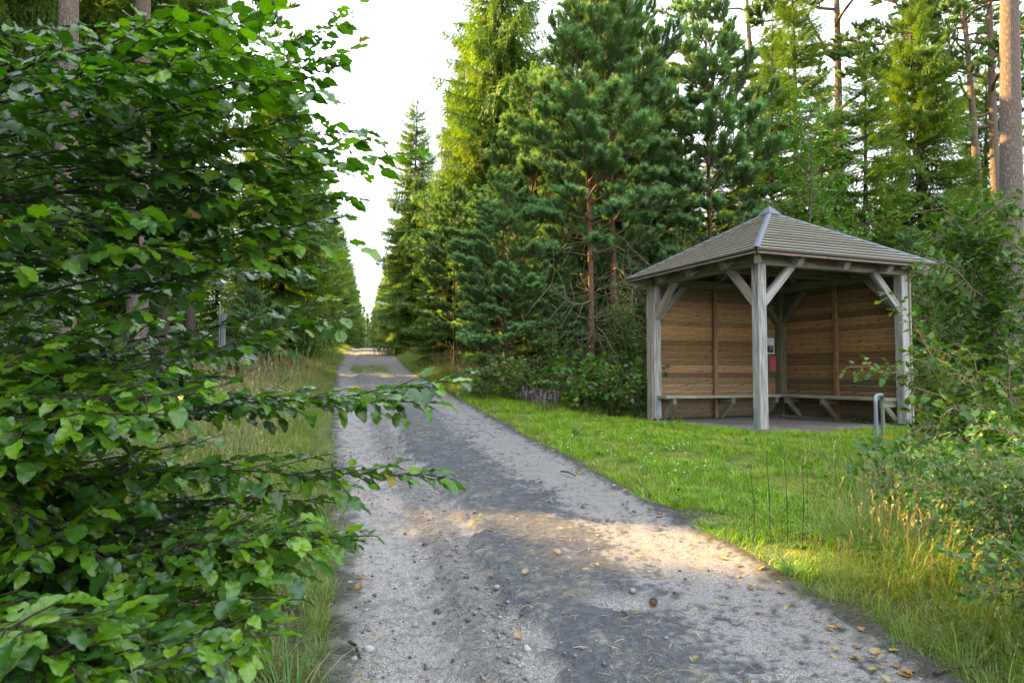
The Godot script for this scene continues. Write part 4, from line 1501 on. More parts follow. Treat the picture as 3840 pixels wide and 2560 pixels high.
	plant(dark_spruce, "spruce_tree", "dense dark spruce filling the gap behind the thicket left of the shelter", 4.2, 21.8, 0.78, "", 1.2)
	plant(mid_spruce, "spruce_tree", "spruce filling the wood behind the third young pine", 5.0, 24.5, 0.85, "", 1.1)
	plant(mid_spruce, "spruce_tree", "spruce filling the wood right of the golden spruce", 2.4, 25.5, 0.9, "", 1.1)
	# the depth of the forest on both sides
	var kinds := [mid_spruce, bare_spruce, tall_spruce, old_a, old_b, bare_spruce]
	var taken := []
	for side in 2:
		var made := 0
		var tries := 0
		while made < (40 if side == 0 else 40) and tries < 4000:
			tries += 1
			var d := R(1.0, 62.0) if side == 0 else R(22.0, 66.0)
			var e := R(6.0, 30.0) if side == 0 else R(5.5, 34.0)
			var x := road_at(d) + (e if side == 1 else -e)
			if side == 0 and d < 14.0 and x > -8.0 - maxf(0.0, 6.0 - d):
				continue
			if side == 1 and (x < 3.0 and d < 31.0 or x > 0.62 * d + 6.0):
				continue
			var free := true
			for q: Vector2 in taken:
				if q.distance_to(Vector2(x, d)) < 3.0:
					free = false
			if not free:
				continue
			taken.append(Vector2(x, d))
			var k := rng.randi() % kinds.size()
			var short: bool = (side == 1 and x < 0.5 * d + 3.0) or (side == 0 and d > 20.0 and made % 3 == 0)
			if short:
				plant(dark_spruce, "spruce_tree", "short dense spruce in the dark stand %s of the track" % ("left" if side == 0 else "right"), x, d, R(0.65, 0.95), "short spruces in the dark stand %s of the track" % ("left" if side == 0 else "right"), 1.15)
				made += 1
				continue
			var pine := k == 3 or k == 4
			var side_name := "left" if side == 0 else "right"
			plant(kinds[k], "pine_tree" if pine else "spruce_tree", "%s standing deep in the forest %s of the track" % ["tall pine" if pine else "spruce", side_name], x, d, R(0.8, 1.05) * (0.72 if k == 2 and side == 0 else 1.0) * (0.8 if pine and side == 0 else 1.0) * (0.62 if side == 1 and not pine else 1.0), "%s deep in the forest %s of the track" % ["pines" if pine else "spruces", side_name])
			made += 1
	# the wood beyond, which reads as one mass
	var fb := MB.new()
	for k in 900:
		var y := pow(rng.randf(), 0.8)
		var a := R(0, TAU)
		var r := 0.2 * (1.02 - y) * sqrt(R(0.2, 1.0))
		var q := Vector3(cos(a) * r, y, sin(a) * r)
		var out := Vector3(cos(a), R(-0.7, 0.1), sin(a)) * R(0.02, 0.05)
		var side_v := Vector3(-sin(a), R(-0.3, 0.3), cos(a)) * R(0.006, 0.014)
		fb.tri(q - side_v, q + side_v, q + out, s0.lerp(s1, rng.randf()))
	fb.tube(PackedVector3Array([Vector3.ZERO, Vector3(0, 0.9, 0)]), PackedFloat32Array([0.012, 0.003]), 5, Color(0.14, 0.10, 0.07), Color(0.14, 0.10, 0.07))
	var far_mesh := fb.mesh(M.needle)
	var far := Inst.new()
	for k in 1500:
		var d := R(38.0, 190.0)
		var e := R(7.0, 120.0) if k % 5 else R(2.6, 12.0)
		var x := road_at(d) + (e if k % 2 else -e)
		if e < 26.0 and d < 64.0 or e < 7.0 and d < 95.0 or d < 60.0 and x > 0.0 and x < 24.0:
			continue
		var hh := R(9.0, 14.0)
		far.add(Transform3D(Basis(Vector3.UP, R(0, TAU)).scaled(Vector3(hh * 1.2, hh, hh * 1.2)), on_land(x, d)), Color.WHITE * R(0.8, 1.2))
	many("far_wood", self, far_mesh, far)
	for p in [tall_spruce, mid_spruce, dark_spruce, thin_spruce, bare_spruce, young_a, young_b, small_pine, bushy_pine, old_a, old_b]:
		p.free()


func build_plants() -> void:
	rng.seed = 99
	leaf_mesh("birch_a", 1.0, 0.75, 0.12, -0.15, 0.1, 3, 0, 0, M.leaf, 0.25)
	leaf_mesh("birch_b", 1.0, 0.7, -0.1, 0.12, 0.15, 3, 0, 0, M.leaf, 0.25)
	leaf_mesh("oak_a", 1.0, 0.62, 0.1, -0.15, 0.12, 12, 4.0, 0, M.leaf, 0.05)
	leaf_mesh("oak_b", 1.0, 0.58, 0.2, 0.12, 0.2, 12, 3.5, 0, M.leaf, 0.05)
	leaf_mesh("round_a", 1.0, 0.68, 0.15, -0.2, 0.08, 6, 0, 0, M.leaf, 0.1)
	leaf_mesh("round_b", 1.0, 0.6, 0.25, 0.15, 0.12, 6, 0, 0, M.leaf, 0.1)
	leaf_mesh("narrow_a", 1.0, 0.42, 0.2, -0.2, 0.1, 5, 0, 0, M.leaf, 0.08)
	# birch behind the shelter
	var birch := thing("birch_tree", "young birch with slim white trunk and small leaves behind the shelter roof", "tree", on_land(6.75, 15.3))
	var stems := []
	var h := 6.6
	var main := PackedVector3Array()
	for i in 14:
		main.append(Vector3(0.05 * sin(i * 0.8), h * i / 13.0, 0.05 * cos(i * 0.6)))
	for k in 44:
		var y := lerpf(1.6, h * 0.97, k / 43.0)
		var a := k * 2.4 + R(-0.4, 0.4)
		var l := 1.75 * pow(1.0 - (y - 1.4) / h, 0.7) * R(0.6, 1.1) + 0.2
		stems.append(curve3(Vector3(0, y, 0), Vector3(cos(a) * l, y + l * R(0.2, 0.8), sin(a) * l), 0.1 * l, 5, 0.03))
	var birch_col := func(p: Vector3, f: float) -> Color:
		var yel := rng.randf() < 0.34 * smoothstep(4.2, 2.2, p.y)
		var k := R(0.75, 1.25)
		return Color(0.42, 0.33, 0.03) * k if yel else Color(0.17, 0.38, 0.055) * k
	part("trunk", birch, _tube(main, 0.045, 0.008, Color(0.55, 0.52, 0.48), Color(0.35, 0.28, 0.22)))
	leafy(birch, stems, ["birch_a", "birch_b"], 14.0, Vector2(0.07, 0.10), 0.36, birch_col, Color(0.16, 0.11, 0.08), 0.009)

	# oak sapling at the right
	var oak := thing("oak_sapling", "oak sapling with lobed green leaves right of the shelter", "tree", on_land(5.15, 7.5))
	var st2 := []
	var top := seen(3640, 790, 7.4) - oak.position
	var low := Vector3(0.25, 0, 0)
	var omain := PackedVector3Array()
	for i in 11:
		omain.append(low.lerp(top, i / 10.0) + Vector3(0.05 * sin(i * 1.3), 0, 0.05 * cos(i * 1.1)))
	part("trunk", oak, _tube(omain, 0.03, 0.007, Color(0.15, 0.12, 0.09), Color(0.20, 0.17, 0.10)))
	for k in 40:
		var f := lerpf(0.18, 0.98, k / 39.0)
		var p := omain[int(f * 10)].lerp(omain[mini(int(f * 10) + 1, 10)], fposmod(f * 10, 1.0))
		var a := k * 2.4 + R(-0.4, 0.4)
		var l := (1.05 - 0.62 * f) * R(0.6, 1.15)
		st2.append(curve3(p, p + Vector3(cos(a) * l, l * R(0.15, 0.6), sin(a) * l), 0.1 * l, 5, 0.025))
	# the long shoot that reaches up past the shelter's right post
	for q in [[3480, 960, 6.6, 0.6], [3690, 830, 7.0, 0.7], [3800, 880, 6.9, 0.7], [3420, 1010, 7.2, 0.6]]:
		var tip := seen(q[0], q[1], q[2]) - oak.position
		var from: Vector3 = omain[int(q[3] * 10)]
		st2.append(curve3(from, tip, 0.1, 6, 0.02))
	var oak_col := func(p: Vector3, f: float) -> Color:
		var k := R(0.75, 1.3)
		var q := rng.randf()
		return Color(0.40, 0.24, 0.14) * k if q < 0.03 else Color(0.20, 0.30, 0.035) * k if q < 0.3 else Color(0.085, 0.20, 0.035) * k
	leafy(oak, st2, ["oak_a", "oak_b"], 30.0, Vector2(0.075, 0.12), 0.30, oak_col, Color(0.17, 0.13, 0.08), 0.007)

	# leafy bush with yellow green leaves before the right post
	var bush_col := func(p: Vector3, f: float) -> Color:
		var k := R(0.75, 1.3)
		var q := rng.randf()
		return Color(0.42, 0.36, 0.05) * k if q < 0.10 else Color(0.22, 0.33, 0.04) * k if q < 0.55 else Color(0.11, 0.24, 0.04) * k
	var bush := thing("hazel_bush", "yellow green leafy bush with long thin shoots before the shelter's right post", "bush", on_land(4.85, 6.7))
	var st3 := []
	for q in [[3175, 1372, 6.9], [3330, 1085, 6.8], [3290, 1400, 6.7], [3400, 1330, 6.5], [3480, 1300, 6.4], [3440, 1450, 6.2], [3380, 1540, 6.3], [3560, 1400, 6.2], [3620, 1500, 6.0], [3520, 1560, 5.9], [3700, 1420, 6.3], [3420, 1620, 6.0], [3780, 1300, 6.5], [3800, 1560, 6.0], [3600, 1280, 6.6]]:
		var tip := seen(q[0], q[1], q[2]) - bush.position
		st3.append(curve3(Vector3(R(-0.25, 0.35), 0, R(-0.2, 0.2)), tip, R(0.15, 0.4), 7, 0.02))
	leafy(bush, st3, ["round_a", "round_b"], 19.0, Vector2(0.05, 0.09), 0.24, bush_col, Color(0.26, 0.17, 0.09), 0.006)

	# brambles: dark serrated leaves in arching canes
	var br_col := func(p: Vector3, f: float) -> Color:
		var k := R(0.7, 1.3)
		var q := rng.randf()
		return Color(0.50, 0.41, 0.04) * k if q < 0.06 else Color(0.20, 0.37, 0.045) * k if q < 0.5 else Color(0.095, 0.25, 0.055) * k
	var br_names := [
		[3.55, 5.7, 20, 0.62, 0.34, "bramble with dark serrated leaves sprawling over the lawn edge before the hoop"],
		[4.3, 5.7, 24, 0.85, 0.5, "bramble thicket below the yellow green bush at right"],
		[3.35, 5.0, 16, 0.7, 0.40, "low bramble with large dark leaves above the tall grass at right"],
		[2.0, 12.9, 24, 0.85, 0.75, "bramble thicket beside the shelter's left post"],
		[1.4, 13.2, 24, 1.0, 0.75, "bramble with yellowing leaves left of the shelter thicket"],
		[0.5, 13.7, 22, 1.0, 0.75, "bramble behind the purple heather"],
		[-0.5, 14.6, 16, 0.9, 0.5, "low bramble at the grass edge near the track, below the bushy pine"],
		[2.9, 14.7, 22, 1.0, 1.0, "tall bramble behind the left wall of the shelter"],
		[7.4, 11.2, 24, 1.3, 0.9, "dark bramble behind the right post of the shelter"]]
	for q in br_names:
		var o := thing("bramble", q[5], "bramble", on_land(q[0], q[1]), 0, "brambles round the shelter")
		var canes := []
		for k in q[2]:
			var a := R(0, TAU)
			var l: float = q[3] * R(0.4, 1.1)
			var up: float = q[4] * R(0.3, 1.2)
			var from: Vector3 = Vector3(R(-0.3, 0.3), 0, R(-0.3, 0.3)) * float(q[3])
			canes.append(curve3(from, from + Vector3(cos(a) * l, up, sin(a) * l), up * 0.5, 6, 0.03))
		leafy(o, canes, ["round_a", "round_b"], 16.0, Vector2(0.065, 0.12), 0.19, br_col, Color(0.20, 0.12, 0.08), 0.005, 0.5)

	# small leaved willow at the lower right
	var will_col := func(p: Vector3, f: float) -> Color:
		var k := R(0.7, 1.3)
		return (Color(0.19, 0.32, 0.06) if rng.randf() < 0.35 else Color(0.10, 0.225, 0.045)) * k
	for q in [[2.95, 3.75, "willow bush with small grey green leaves at the lower right border", [[3250, 1830], [3330, 1700], [3420, 1650], [3560, 1630], [3660, 1600], [3740, 1700], [3500, 1760], [3400, 1850], [3620, 1800], [3700, 1900], [3560, 1940], [3800, 1980], [3820, 1800], [3660, 2080], [3760, 2200], [3580, 1700], [3300, 1760], [3450, 1700], [3620, 1660], [3700, 1740], [3780, 1660], [3560, 1800], [3820, 1720], [3680, 1980], [3780, 2060], [3440, 1930], [3600, 2000], [3830, 1600], [3480, 1880], [3540, 1830], [3740, 2050]], 3.7],
		[2.75, 3.2, "low sprig of grey green willow hanging over the grass at the right border", [[3560, 2090], [3640, 2160], [3700, 2130], [3790, 2260], [3600, 2190], [3700, 2280], [3830, 2120], [3830, 2330]], 3.15]]:
		var o := thing("willow_bush", q[2], "bush", on_land(q[0], q[1]))
		var canes := []
		for tip in q[3]:
			var to := seen(tip[0] + R(-20, 20), tip[1] + R(-20, 20), q[4] + R(-0.5, 0.5)) - o.position
			canes.append(curve3(Vector3(R(0.0, 0.5), 0, R(-0.2, 0.2)), to, R(0.05, 0.25), 7, 0.015))
		leafy(o, canes, ["narrow_a", "round_b"], 30.0, Vector2(0.026, 0.048), 0.20, will_col, Color(0.12, 0.11, 0.06), 0.003, 0.5)

	# leafy shrubs at the forest edge left of the shelter
	var shrub_col := func(p: Vector3, f: float) -> Color:
		var k := R(0.75, 1.3)
		var q := rng.randf()
		return Color(0.38, 0.30, 0.03) * k if q < 0.09 else Color(0.18, 0.33, 0.04) * k if q < 0.5 else Color(0.09, 0.23, 0.045) * k
	for q in [[0.9, 14.4, 1.5, 0.9, "low leafy shrub behind the heather, left of the pine pair"], [2.2, 14.3, 2.6, 0.9, "leafy shrub with light green leaves before the right pine trunk of the pair"], [3.2, 15.4, 3.0, 0.9, "tall leafy shrub behind the left wall of the shelter, beside the birch sapling"], [2.35, 13.7, 2.3, 0.8, "birch shrub with yellow specks beside the left post of the shelter"], [3.7, 14.6, 3.9, 0.9, "birch sapling above the left slope of the shelter roof"], [1.5, 14.5, 1.6, 0.8, "leafy shrub between the two reddish pine trunks"], [8.3, 13.6, 3.2, 1.1, "dark leafy shrub right of the shelter, behind the oak"], [7.6, 9.6, 2.6, 0.9, "leafy shrub at the right border behind the oak sapling"], [8.6, 16.6, 4.2, 1.0, "birch sapling with yellow leaves right of the slim birch"]]:
		var o := thing("shrub", q[4], "shrub", on_land(q[0], q[1]))
		var canes := []
		for k in 34:
			var a := R(0, TAU)
			var y: float = q[2] * R(0.12, 1.0)
			var l: float = q[3] * R(0.3, 1.0) * (1.0 - 0.5 * y / q[2])
			canes.append(curve3(Vector3(R(-0.1, 0.1), y * 0.4, R(-0.1, 0.1)), Vector3(cos(a) * l, y, sin(a) * l), 0.1, 5, 0.03))
		canes.append(curve3(Vector3.ZERO, Vector3(0, q[2] * 0.95, 0), 0.0, 6, 0.03))
		leafy(o, canes, ["birch_a", "round_a"], 9.0, Vector2(0.045, 0.075), 0.25, shrub_col, Color(0.15, 0.10, 0.07), 0.008)
	# rowan seedling: pale feathery leaves at the grass edge
	var row_col := func(p: Vector3, f: float) -> Color:
		return Color(0.20, 0.34, 0.07) * R(0.8, 1.2)
	var rowan := thing("rowan_seedling", "pale green feathery rowan seedling before the bushy pine", "seedling", on_land(-0.35, 14.6))
	var rs := []
	for k in 14:
		var a := k * 2.4
		var y := 0.25 + 0.06 * k
		rs.append(curve3(Vector3(0, y, 0), Vector3(cos(a) * 0.35, y + 0.12, sin(a) * 0.35), 0.05, 5, 0.01))
	rs.append(curve3(Vector3.ZERO, Vector3(0, 1.1, 0), 0, 5, 0.01))
	leafy(rowan, rs, ["narrow_a"], 20.0, Vector2(0.05, 0.07), 0.08, row_col, Color(0.2, 0.14, 0.08), 0.005)

	# heather
	tuft_mesh("heather_tuft", 60, Vector2(0.18, 0.36), 0.004, 0.17, Vector2(0.0, 0.5), 2, [Color(0.07, 0.10, 0.04), Color(0.10, 0.09, 0.05)])
	var hb := MB.new()
	for k in 46:
		var a := R(0, TAU)
		var r := 0.19 * sqrt(rng.randf())
		var p := Vector3(cos(a) * r * 1.3, R(0.20, 0.36), sin(a) * r * 1.3)
		for j in 9:
			var q := p + Vector3(R(-0.01, 0.01), -0.011 * j, R(-0.01, 0.01))
			hb.tri(q, q + Vector3(R(-0.012, 0.012), 0.014, R(-0.012, 0.012)), q + Vector3(R(-0.012, 0.012), 0.002, R(-0.012, 0.012)), Color(0.36, 0.20, 0.42) * R(0.7, 1.25))
	var hm := hb.mesh(M.blade)
	for q in [[0.30, 13.15, 0.95, "purple heather clump at the foot of the brambles, upper one"], [0.62, 12.3, 1.15, "purple heather clump before the brambles at the lawn's back edge"]]:
		var o := thing("heather", q[3], "heather", on_land(q[0], q[1]))
		o.scale = Vector3.ONE * q[2]
		part("stems", o, proto_mesh.heather_tuft)
		part("flowers", o, hm, "stuff")

	# dry stalks and seed heads sticking up from the right verge
	for q: Array in [[3020, 1650, 3025, 1830, 5.2, "tall straw stalk leaning at the lawn edge right of the middle"], [3130, 1660, 3128, 1790, 5.6, "thin straw stalk right of the tall leaning one"], [2815, 1765, 2828, 1880, 4.9, "leftmost dark plantain seed stalk at the lawn edge"], [2875, 1710, 2885, 1860, 4.8, "dark seed stalk second from the left"], [2942, 1715, 2950, 1870, 4.7, "dark seed stalk in the middle of the lawn edge"], [3010, 1740, 3005, 1870, 4.6, "rightmost dark plantain seed stalk"]]:
		var head := seen(q[0], q[1], q[4])
		var foot := seen(q[2], q[3], q[4])
		foot.y = land(foot.x, foot.z)
		var straw: bool = q[5].contains("straw")
		var o := thing("grass_stalk", q[5], "stalk", foot, 0, "stalks at the lawn edge")
		var c := Color(0.45, 0.36, 0.18) if straw else Color(0.12, 0.10, 0.05)
		part("stem", o, _tube(PackedVector3Array([Vector3.ZERO, (head - foot) * 0.5 + Vector3(0.01, 0, 0), head - foot]), 0.0028, 0.0018, c, c))
		var sb := MB.new()
		if straw:
			for j in 16:
				var p := (head - foot) * (1.0 - j * 0.02)
				sb.tri(p, p + Vector3(R(-0.015, 0.015), 0.03, R(-0.015, 0.015)), p + Vector3(R(-0.01, 0.01), 0.015, R(-0.01, 0.01)), c)
		else:
			var p := head - foot
			sb.tube(PackedVector3Array([p, p + Vector3(0.004, 0.012, 0), p + Vector3(0.008, 0.032, 0), p + Vector3(0.01, 0.04, 0)]), PackedFloat32Array([0.002, 0.006, 0.005, 0.001]), 6, c * 0.7, c * 0.5)
		part("seed_head", o, sb.mesh(M.twig))

	# flowers in the lawn
	var white := Inst.new()
	var yellow := Inst.new()
	var fb := MB.new()
	for k in 8:
		var a := TAU * k / 8
		var b2 := a + 0.5
		fb.tri(Vector3(0, 0.002, 0), Vector3(cos(a), 0, sin(a)) * 0.5, Vector3(cos(b2), 0, sin(b2)) * 0.5, Color.WHITE)
	var fm := fb.mesh(M.blade)
	for k in 60:
		var q := drop(R(1950, 2450) if k < 40 else R(2400, 2650), R(1560, 1720) if k < 40 else R(1680, 1800))
		if from_road(q.x, -q.z) < 0.15:
			continue
		white.add(Transform3D(Basis(Vector3(1, R(-0.4, 0.4), 0), Vector3(0, 1, 0.6).normalized(), Vector3(0, -0.5, 1)).scaled(Vector3.ONE * R(0.012, 0.020)), q + Vector3(0, R(0.06, 0.10), 0)), Color(0.8, 0.8, 0.78))
	for k in 34:
		var q := drop(R(2050, 3100), R(1590, 1780))
		if from_road(q.x, -q.z) < 0.15 or in_shelter(q.x, -q.z):
			continue
		yellow.add(Transform3D(Basis(Vector3(1, R(-0.4, 0.4), 0), Vector3(0, 1, 0.6).normalized(), Vector3(0, -0.5, 1)).scaled(Vector3.ONE * R(0.012, 0.020)), q + Vector3(0, R(0.05, 0.09), 0)), Color(0.75, 0.42, 0.01))
	many("daisies", self, fm, white)
	many("yellow_flowers", self, fm, yellow)

	# grass clump and pine seedling at the lower left
	tuft_mesh("sedge", 46, Vector2(0.3, 0.62), 0.006, 0.07, Vector2(0.5, 1.5), 6, [Color(0.10, 0.22, 0.05), Color(0.13, 0.26, 0.05), Color(0.08, 0.17, 0.04), Color(0.28, 0.24, 0.10)])
	for q in [[1090, 2620, 2.5, 0.8, "broad arching grass clump at the left edge of the track, lower left"], [1020, 2480, 2.9, 0.6, "smaller grass clump behind the broad one under the beech"], [2160, 1625, 9.3, 0.55, "taller grass clump at the track side of the lawn, before the heather"], [2960, 1990, 4.1, 0.5, "upright grass clump in the right verge"]]:
		var p := seen(q[0], q[1], q[2])
		var o := part("grass_clump", self, proto_mesh.sedge)
		o.position = on_land(p.x, -p.z)
		o.scale = Vector3.ONE * q[3]
		o.rotation.y = R(0, TAU)
		tag(o, q[4], "grass")
	var pb := MB.new()
	for k in 9:
		var a := k * 2.4
		var dir := Vector3(cos(a) * 0.7, R(0.5, 1.0), sin(a) * 0.7)
		pine_tuft(pb, Vector3(0, 0.06, 0) + dir * 0.02, dir, 0.12, 34, 0.075, Color(0.06, 0.16, 0.09), Color(0.12, 0.27, 0.14))
	var sp := seen(860, 2540, 2.0)
	var seedling := part("pine_seedling", self, pb.mesh(M.needle))
	seedling.position = on_land(sp.x, 2.0) + Vector3(0, 0.12, 0)
	seedling.scale = Vector3.ONE * 1.2
	tag(seedling, "blue green pine seedling with long needles at the bottom left", "seedling")

	# grey posts of the marker behind the beech
	var post := thing("marker_post", "pale grey steel marker post standing in the grass left of the track behind the beech", "post", on_land(-6.1, 14.2))
	part("pole", post, _tube(PackedVector3Array([Vector3(0, -0.1, 0), Vector3(0, 1.0, 0), Vector3(0, 1.95, 0)]), 0.026, 0.026, Color(0.55, 0.6, 0.6), Color(0.55, 0.6, 0.6), M.steel))
	var bd := MB.new()
	bd.beam(Vector3(0.09, 0.0, 0.02), Vector3(0.09, 1.75, 0.02), 0.075, 0.06, Vector3(0, 0, 1), 0.004, Color(0.2, 0.2, 0.19))
	part("timber_post", post, bd.mesh(M.timber))
	var stick := MB.new()
	stick.beam(Vector3(0.09, 0.95, 0.053), Vector3(0.09, 1.01, 0.053), 0.05, 0.004, Vector3(0, 0, 1), 0.001, Color(0.10, 0.18, 0.42))
	part("sticker", post, stick.mesh(mat(Color.WHITE, 0.5)))


func _tube(pts: PackedVector3Array, r0: float, r1: float, c0: Color, c1: Color, m: Material = null) -> ArrayMesh:
	var b := MB.new()
	var rad := PackedFloat32Array()
	for i in pts.size():
		rad.append(lerpf(r0, r1, float(i) / (pts.size() - 1)))
	b.tube(pts, rad, 8, c0, c1)
	return b.mesh(m if m else M.bark_mat)


# ---------- the beech in the left foreground ----------
func build_beech() -> void:
	rng.seed = 31
	var base := on_land(-3.3, 2.6)
	var tree := thing("beech_tree", "young beech filling the left foreground with glossy wavy leaves", "tree", base)
	var kinds := ["beech_a", "beech_b", "beech_c", "beech_d", "beech_e"]
	leaf_mesh("beech_a", 1.0, 0.66, 0.18, -0.22, 0.10, 10, 0, 0, M.gloss)
	leaf_mesh("beech_b", 1.0, 0.60, 0.30, 0.16, 0.12, 10, 0, 0, M.gloss)
	leaf_mesh("beech_c", 1.0, 0.68, -0.16, -0.34, 0.12, 10, 0, 0, M.gloss)
	leaf_mesh("beech_d", 1.0, 0.64, 0.42, -0.28, 0.16, 10, 0, 0, M.gloss)
	leaf_mesh("beech_e", 1.0, 0.66, 0.12, -0.12, 0.10, 10, 0, 4, M.gloss)
	# stems
	var tips := [
		[1325, 40, 2.7, 700, 420], [1240, 250, 2.55, 500, 500], [1190, 420, 2.8, 420, 640], [1585, 545, 2.5, 560, 760], [1350, 620, 2.35, 420, 820], [1330, 800, 2.7, 420, 980], [1230, 1000, 2.8, 330, 1080], [1315, 1180, 2.35, 520, 1400], [1190, 1130, 2.6, 350, 1330],
		[1715, 1425, 2.55, 600, 1560], [1600, 1500, 2.7, 560, 1520], [1630, 1790, 2.45, 640, 1700], [1350, 2010, 2.3, 560, 1980], [1230, 1880, 2.5, 420, 1840], [1210, 2060, 2.1, 430, 2010], [1060, 2130, 2.0, 380, 2120], [1000, 2260, 1.85, 330, 2220], [960, 2380, 1.7, 280, 2350], [820, 2480, 1.6, 200, 2420], [560, 2520, 1.45, 60, 2440], [300, 2480, 1.4, -60, 2380], [120, 2380, 1.35, -200, 2300], [1020, 120, 2.4, 380, 330], [880, 30, 2.3, 300, 200], [700, 60, 2.2, 200, 220], [1100, 640, 2.5, 330, 800], [1050, 860, 2.4, 300, 960], [980, 1290, 2.5, 300, 1350], [1080, 1480, 2.6, 380, 1500]]
	for q in [[1290, 190, 2.5], [1200, 330, 2.3], [1100, 200, 2.6], [1320, 480, 2.6], [1250, 560, 2.3], [1400, 520, 2.6], [1300, 720, 2.5], [1200, 760, 2.4], [1120, 440, 2.3], [1060, 320, 2.2], [1000, 480, 2.3], [1150, 880, 2.6], [1280, 880, 2.3], [1000, 720, 2.2], [960, 860, 2.4], [900, 200, 2.0], [1010, 40, 2.1], [1100, 1980, 2.1]]:
		tips.append([q[0], q[1], q[2], q[0] - 640, q[1] + R(60, 260)])
	for k in 74:
		tips.append([R(40, 1060), R(60, 2440), R(1.75, 3.7), R(-500, -60), 0])
		tips[-1][4] = tips[-1][1] + R(-80, 260)
		if tips[-1][0] > 720 and tips[-1][1] < 1300:
			tips[-1][0] -= 300
		if tips[-1][1] < 1150 and k % 3:
			tips.pop_back()
	for k in 44:
		tips.append([R(0, 620), R(1100, 2500), R(1.9, 3.2), R(-600, -200), R(1100, 2500)])
	for k in 46:
		var yy := R(1000, 2550)
		tips.append([R(-150, 820 if yy > 1100 else 600), yy, R(3.2, 4.6), R(-700, -300), yy + R(-200, 200)])
	var leaves := []
	for q in tips:
		var tip := seen(q[0], q[1], q[2])
		var mid := seen(q[3], q[4], q[2] + R(-0.15, 0.45))
		var root := Vector3(minf(mid.x - 0.4, -0.78 * (q[2] + 0.6)), 0, 0)
		root = Vector3(base.x, clampf(mid.y - R(0.0, 0.5), 0.3, 3.4), base.z)
		var pts := PackedVector3Array()
		var rad := PackedFloat32Array()
		var n := 12
		for i in n + 1:
			var t := float(i) / n
			# quadratic through the middle point
			var p := root.lerp(mid, minf(t * 2.0, 1.0)) if t < 0.5 else mid.lerp(tip, (t - 0.5) * 2.0)
			var soft := root.lerp(mid, t).lerp(mid.lerp(tip, t), t)
			p = p.lerp(soft, 0.5) if i < n else tip
			pts.append(p + Vector3(R(-0.012, 0.012), R(-0.012, 0.012), R(-0.012, 0.012)) - base)
			rad.append(lerpf(0.008, 0.0016, pow(t, 0.8)))
		var b := MB.new()
		b.tube(pts, rad, 6, Color(0.10, 0.085, 0.07), Color(0.17, 0.10, 0.06))
		var away := (pts[n] - pts[n / 2]).normalized()
		# side twigs, in a loose flat spray
		var flat := Vector3(R(-0.25, 0.25), 1, R(0.0, 0.45)).normalized()
		var total := 0.0
		for i in range(1, n + 1):
			total += pts[i].distance_to(pts[i - 1])
		var count := int(total * (7.5 if q[1] < 1300 else 14.0))
		for k in count:
			var f := lerpf(0.30, 1.0, (k + R(0.2, 0.8)) / count)
			var i := mini(int(f * n), n - 1)
			var p := pts[i].lerp(pts[i + 1], clampf(f * n - i, 0, 1))
			var ax := (pts[i + 1] - pts[i]).normalized()
			var sd := ax.cross(flat).normalized() * (1.0 if k % 2 else -1.0)
			var dir := (ax * R(0.6, 1.0) + sd * R(0.4, 0.9) + Vector3(0, R(-0.28, 0.25), 0)).normalized()
			var l := lerpf(0.40, 0.10, f) * R(0.55, 1.2)
			var e := p + dir * l + Vector3(0, -0.06 * l, 0)
			b.tube(PackedVector3Array([p, p.lerp(e, 0.5) + Vector3(0, 0.02 * l, 0), e]), PackedFloat32Array([0.0026, 0.002, 0.0011]), 4, Color(0.13, 0.09, 0.06), Color(0.20, 0.11, 0.06))
			var nl := maxi(2, int(l / 0.040))
			for j in nl:
				var w := p.lerp(e, (j + 0.7) / nl)
				var ls := dir.cross(flat).normalized() * (1.0 if j % 2 else -1.0)
				var ld := (dir * R(0.5, 1.0) + ls * R(0.3, 1.0)).normalized() if j < nl - 1 else dir
				ld = (ld + Vector3(0, R(-0.55, 0.15), 0)).normalized()
				var s := R(0.046, 0.080) * (1.18 if rng.randf() < 0.25 else 1.0)
				var t3 := Transform3D(branch_basis(ld, s, R(-0.55, 0.55)), w)
				leaves.append([t3, float(s) / maxf(0.8, Vector3(w.x + base.x, w.y + base.y - 1.5, w.z + base.z).length()), f])
		for k in int(total * 0.55 / 0.045):
			var f := lerpf(0.45, 1.0, k * 0.045 / (total * 0.55))
			var i := mini(int(f * n), n - 1)
			var w := pts[i].lerp(pts[i + 1], clampf(f * n - i, 0, 1))
			var ax := (pts[i + 1] - pts[i]).normalized()
			var ld := (ax * R(0.3, 0.9) + ax.cross(flat).normalized() * (1.0 if k % 2 else -1.0) * R(0.4, 1.0) + Vector3(0, R(-0.5, 0.2), 0)).normalized()
			var s := R(0.05, 0.085)
			leaves.append([Transform3D(branch_basis(ld, s, R(-0.6, 0.6)), w), s / maxf(0.8, Vector3(w.x + base.x, w.y + base.y - 1.5, w.z + base.z).length()), f])
		part("branch", tree, b.mesh(M.bark_mat))
	# trunk, outside the left border of the photograph
	part("trunk", tree, trunk_mesh(4.6, 0.06, Vector2(0.1, 0.1), Color(0.16, 0.15, 0.14), Color(0.14, 0.12, 0.10), 0.01))
	leaves.sort_custom(func(a, b2): return a[1] > b2[1])
	var inside := []
	var rest := []
	for l in leaves:
		var w: Vector3 = (l[0] as Transform3D).origin + base
		var dpt := -w.z
		var px := w.x / dpt * 2560.0 + 1920.0
		if inside.size() < 300 and dpt > 0.7 and px > 0.0 and px < 1800.0:
			inside.append(l)
		elif dpt > 0.7 or px < -200.0:
			rest.append(l)
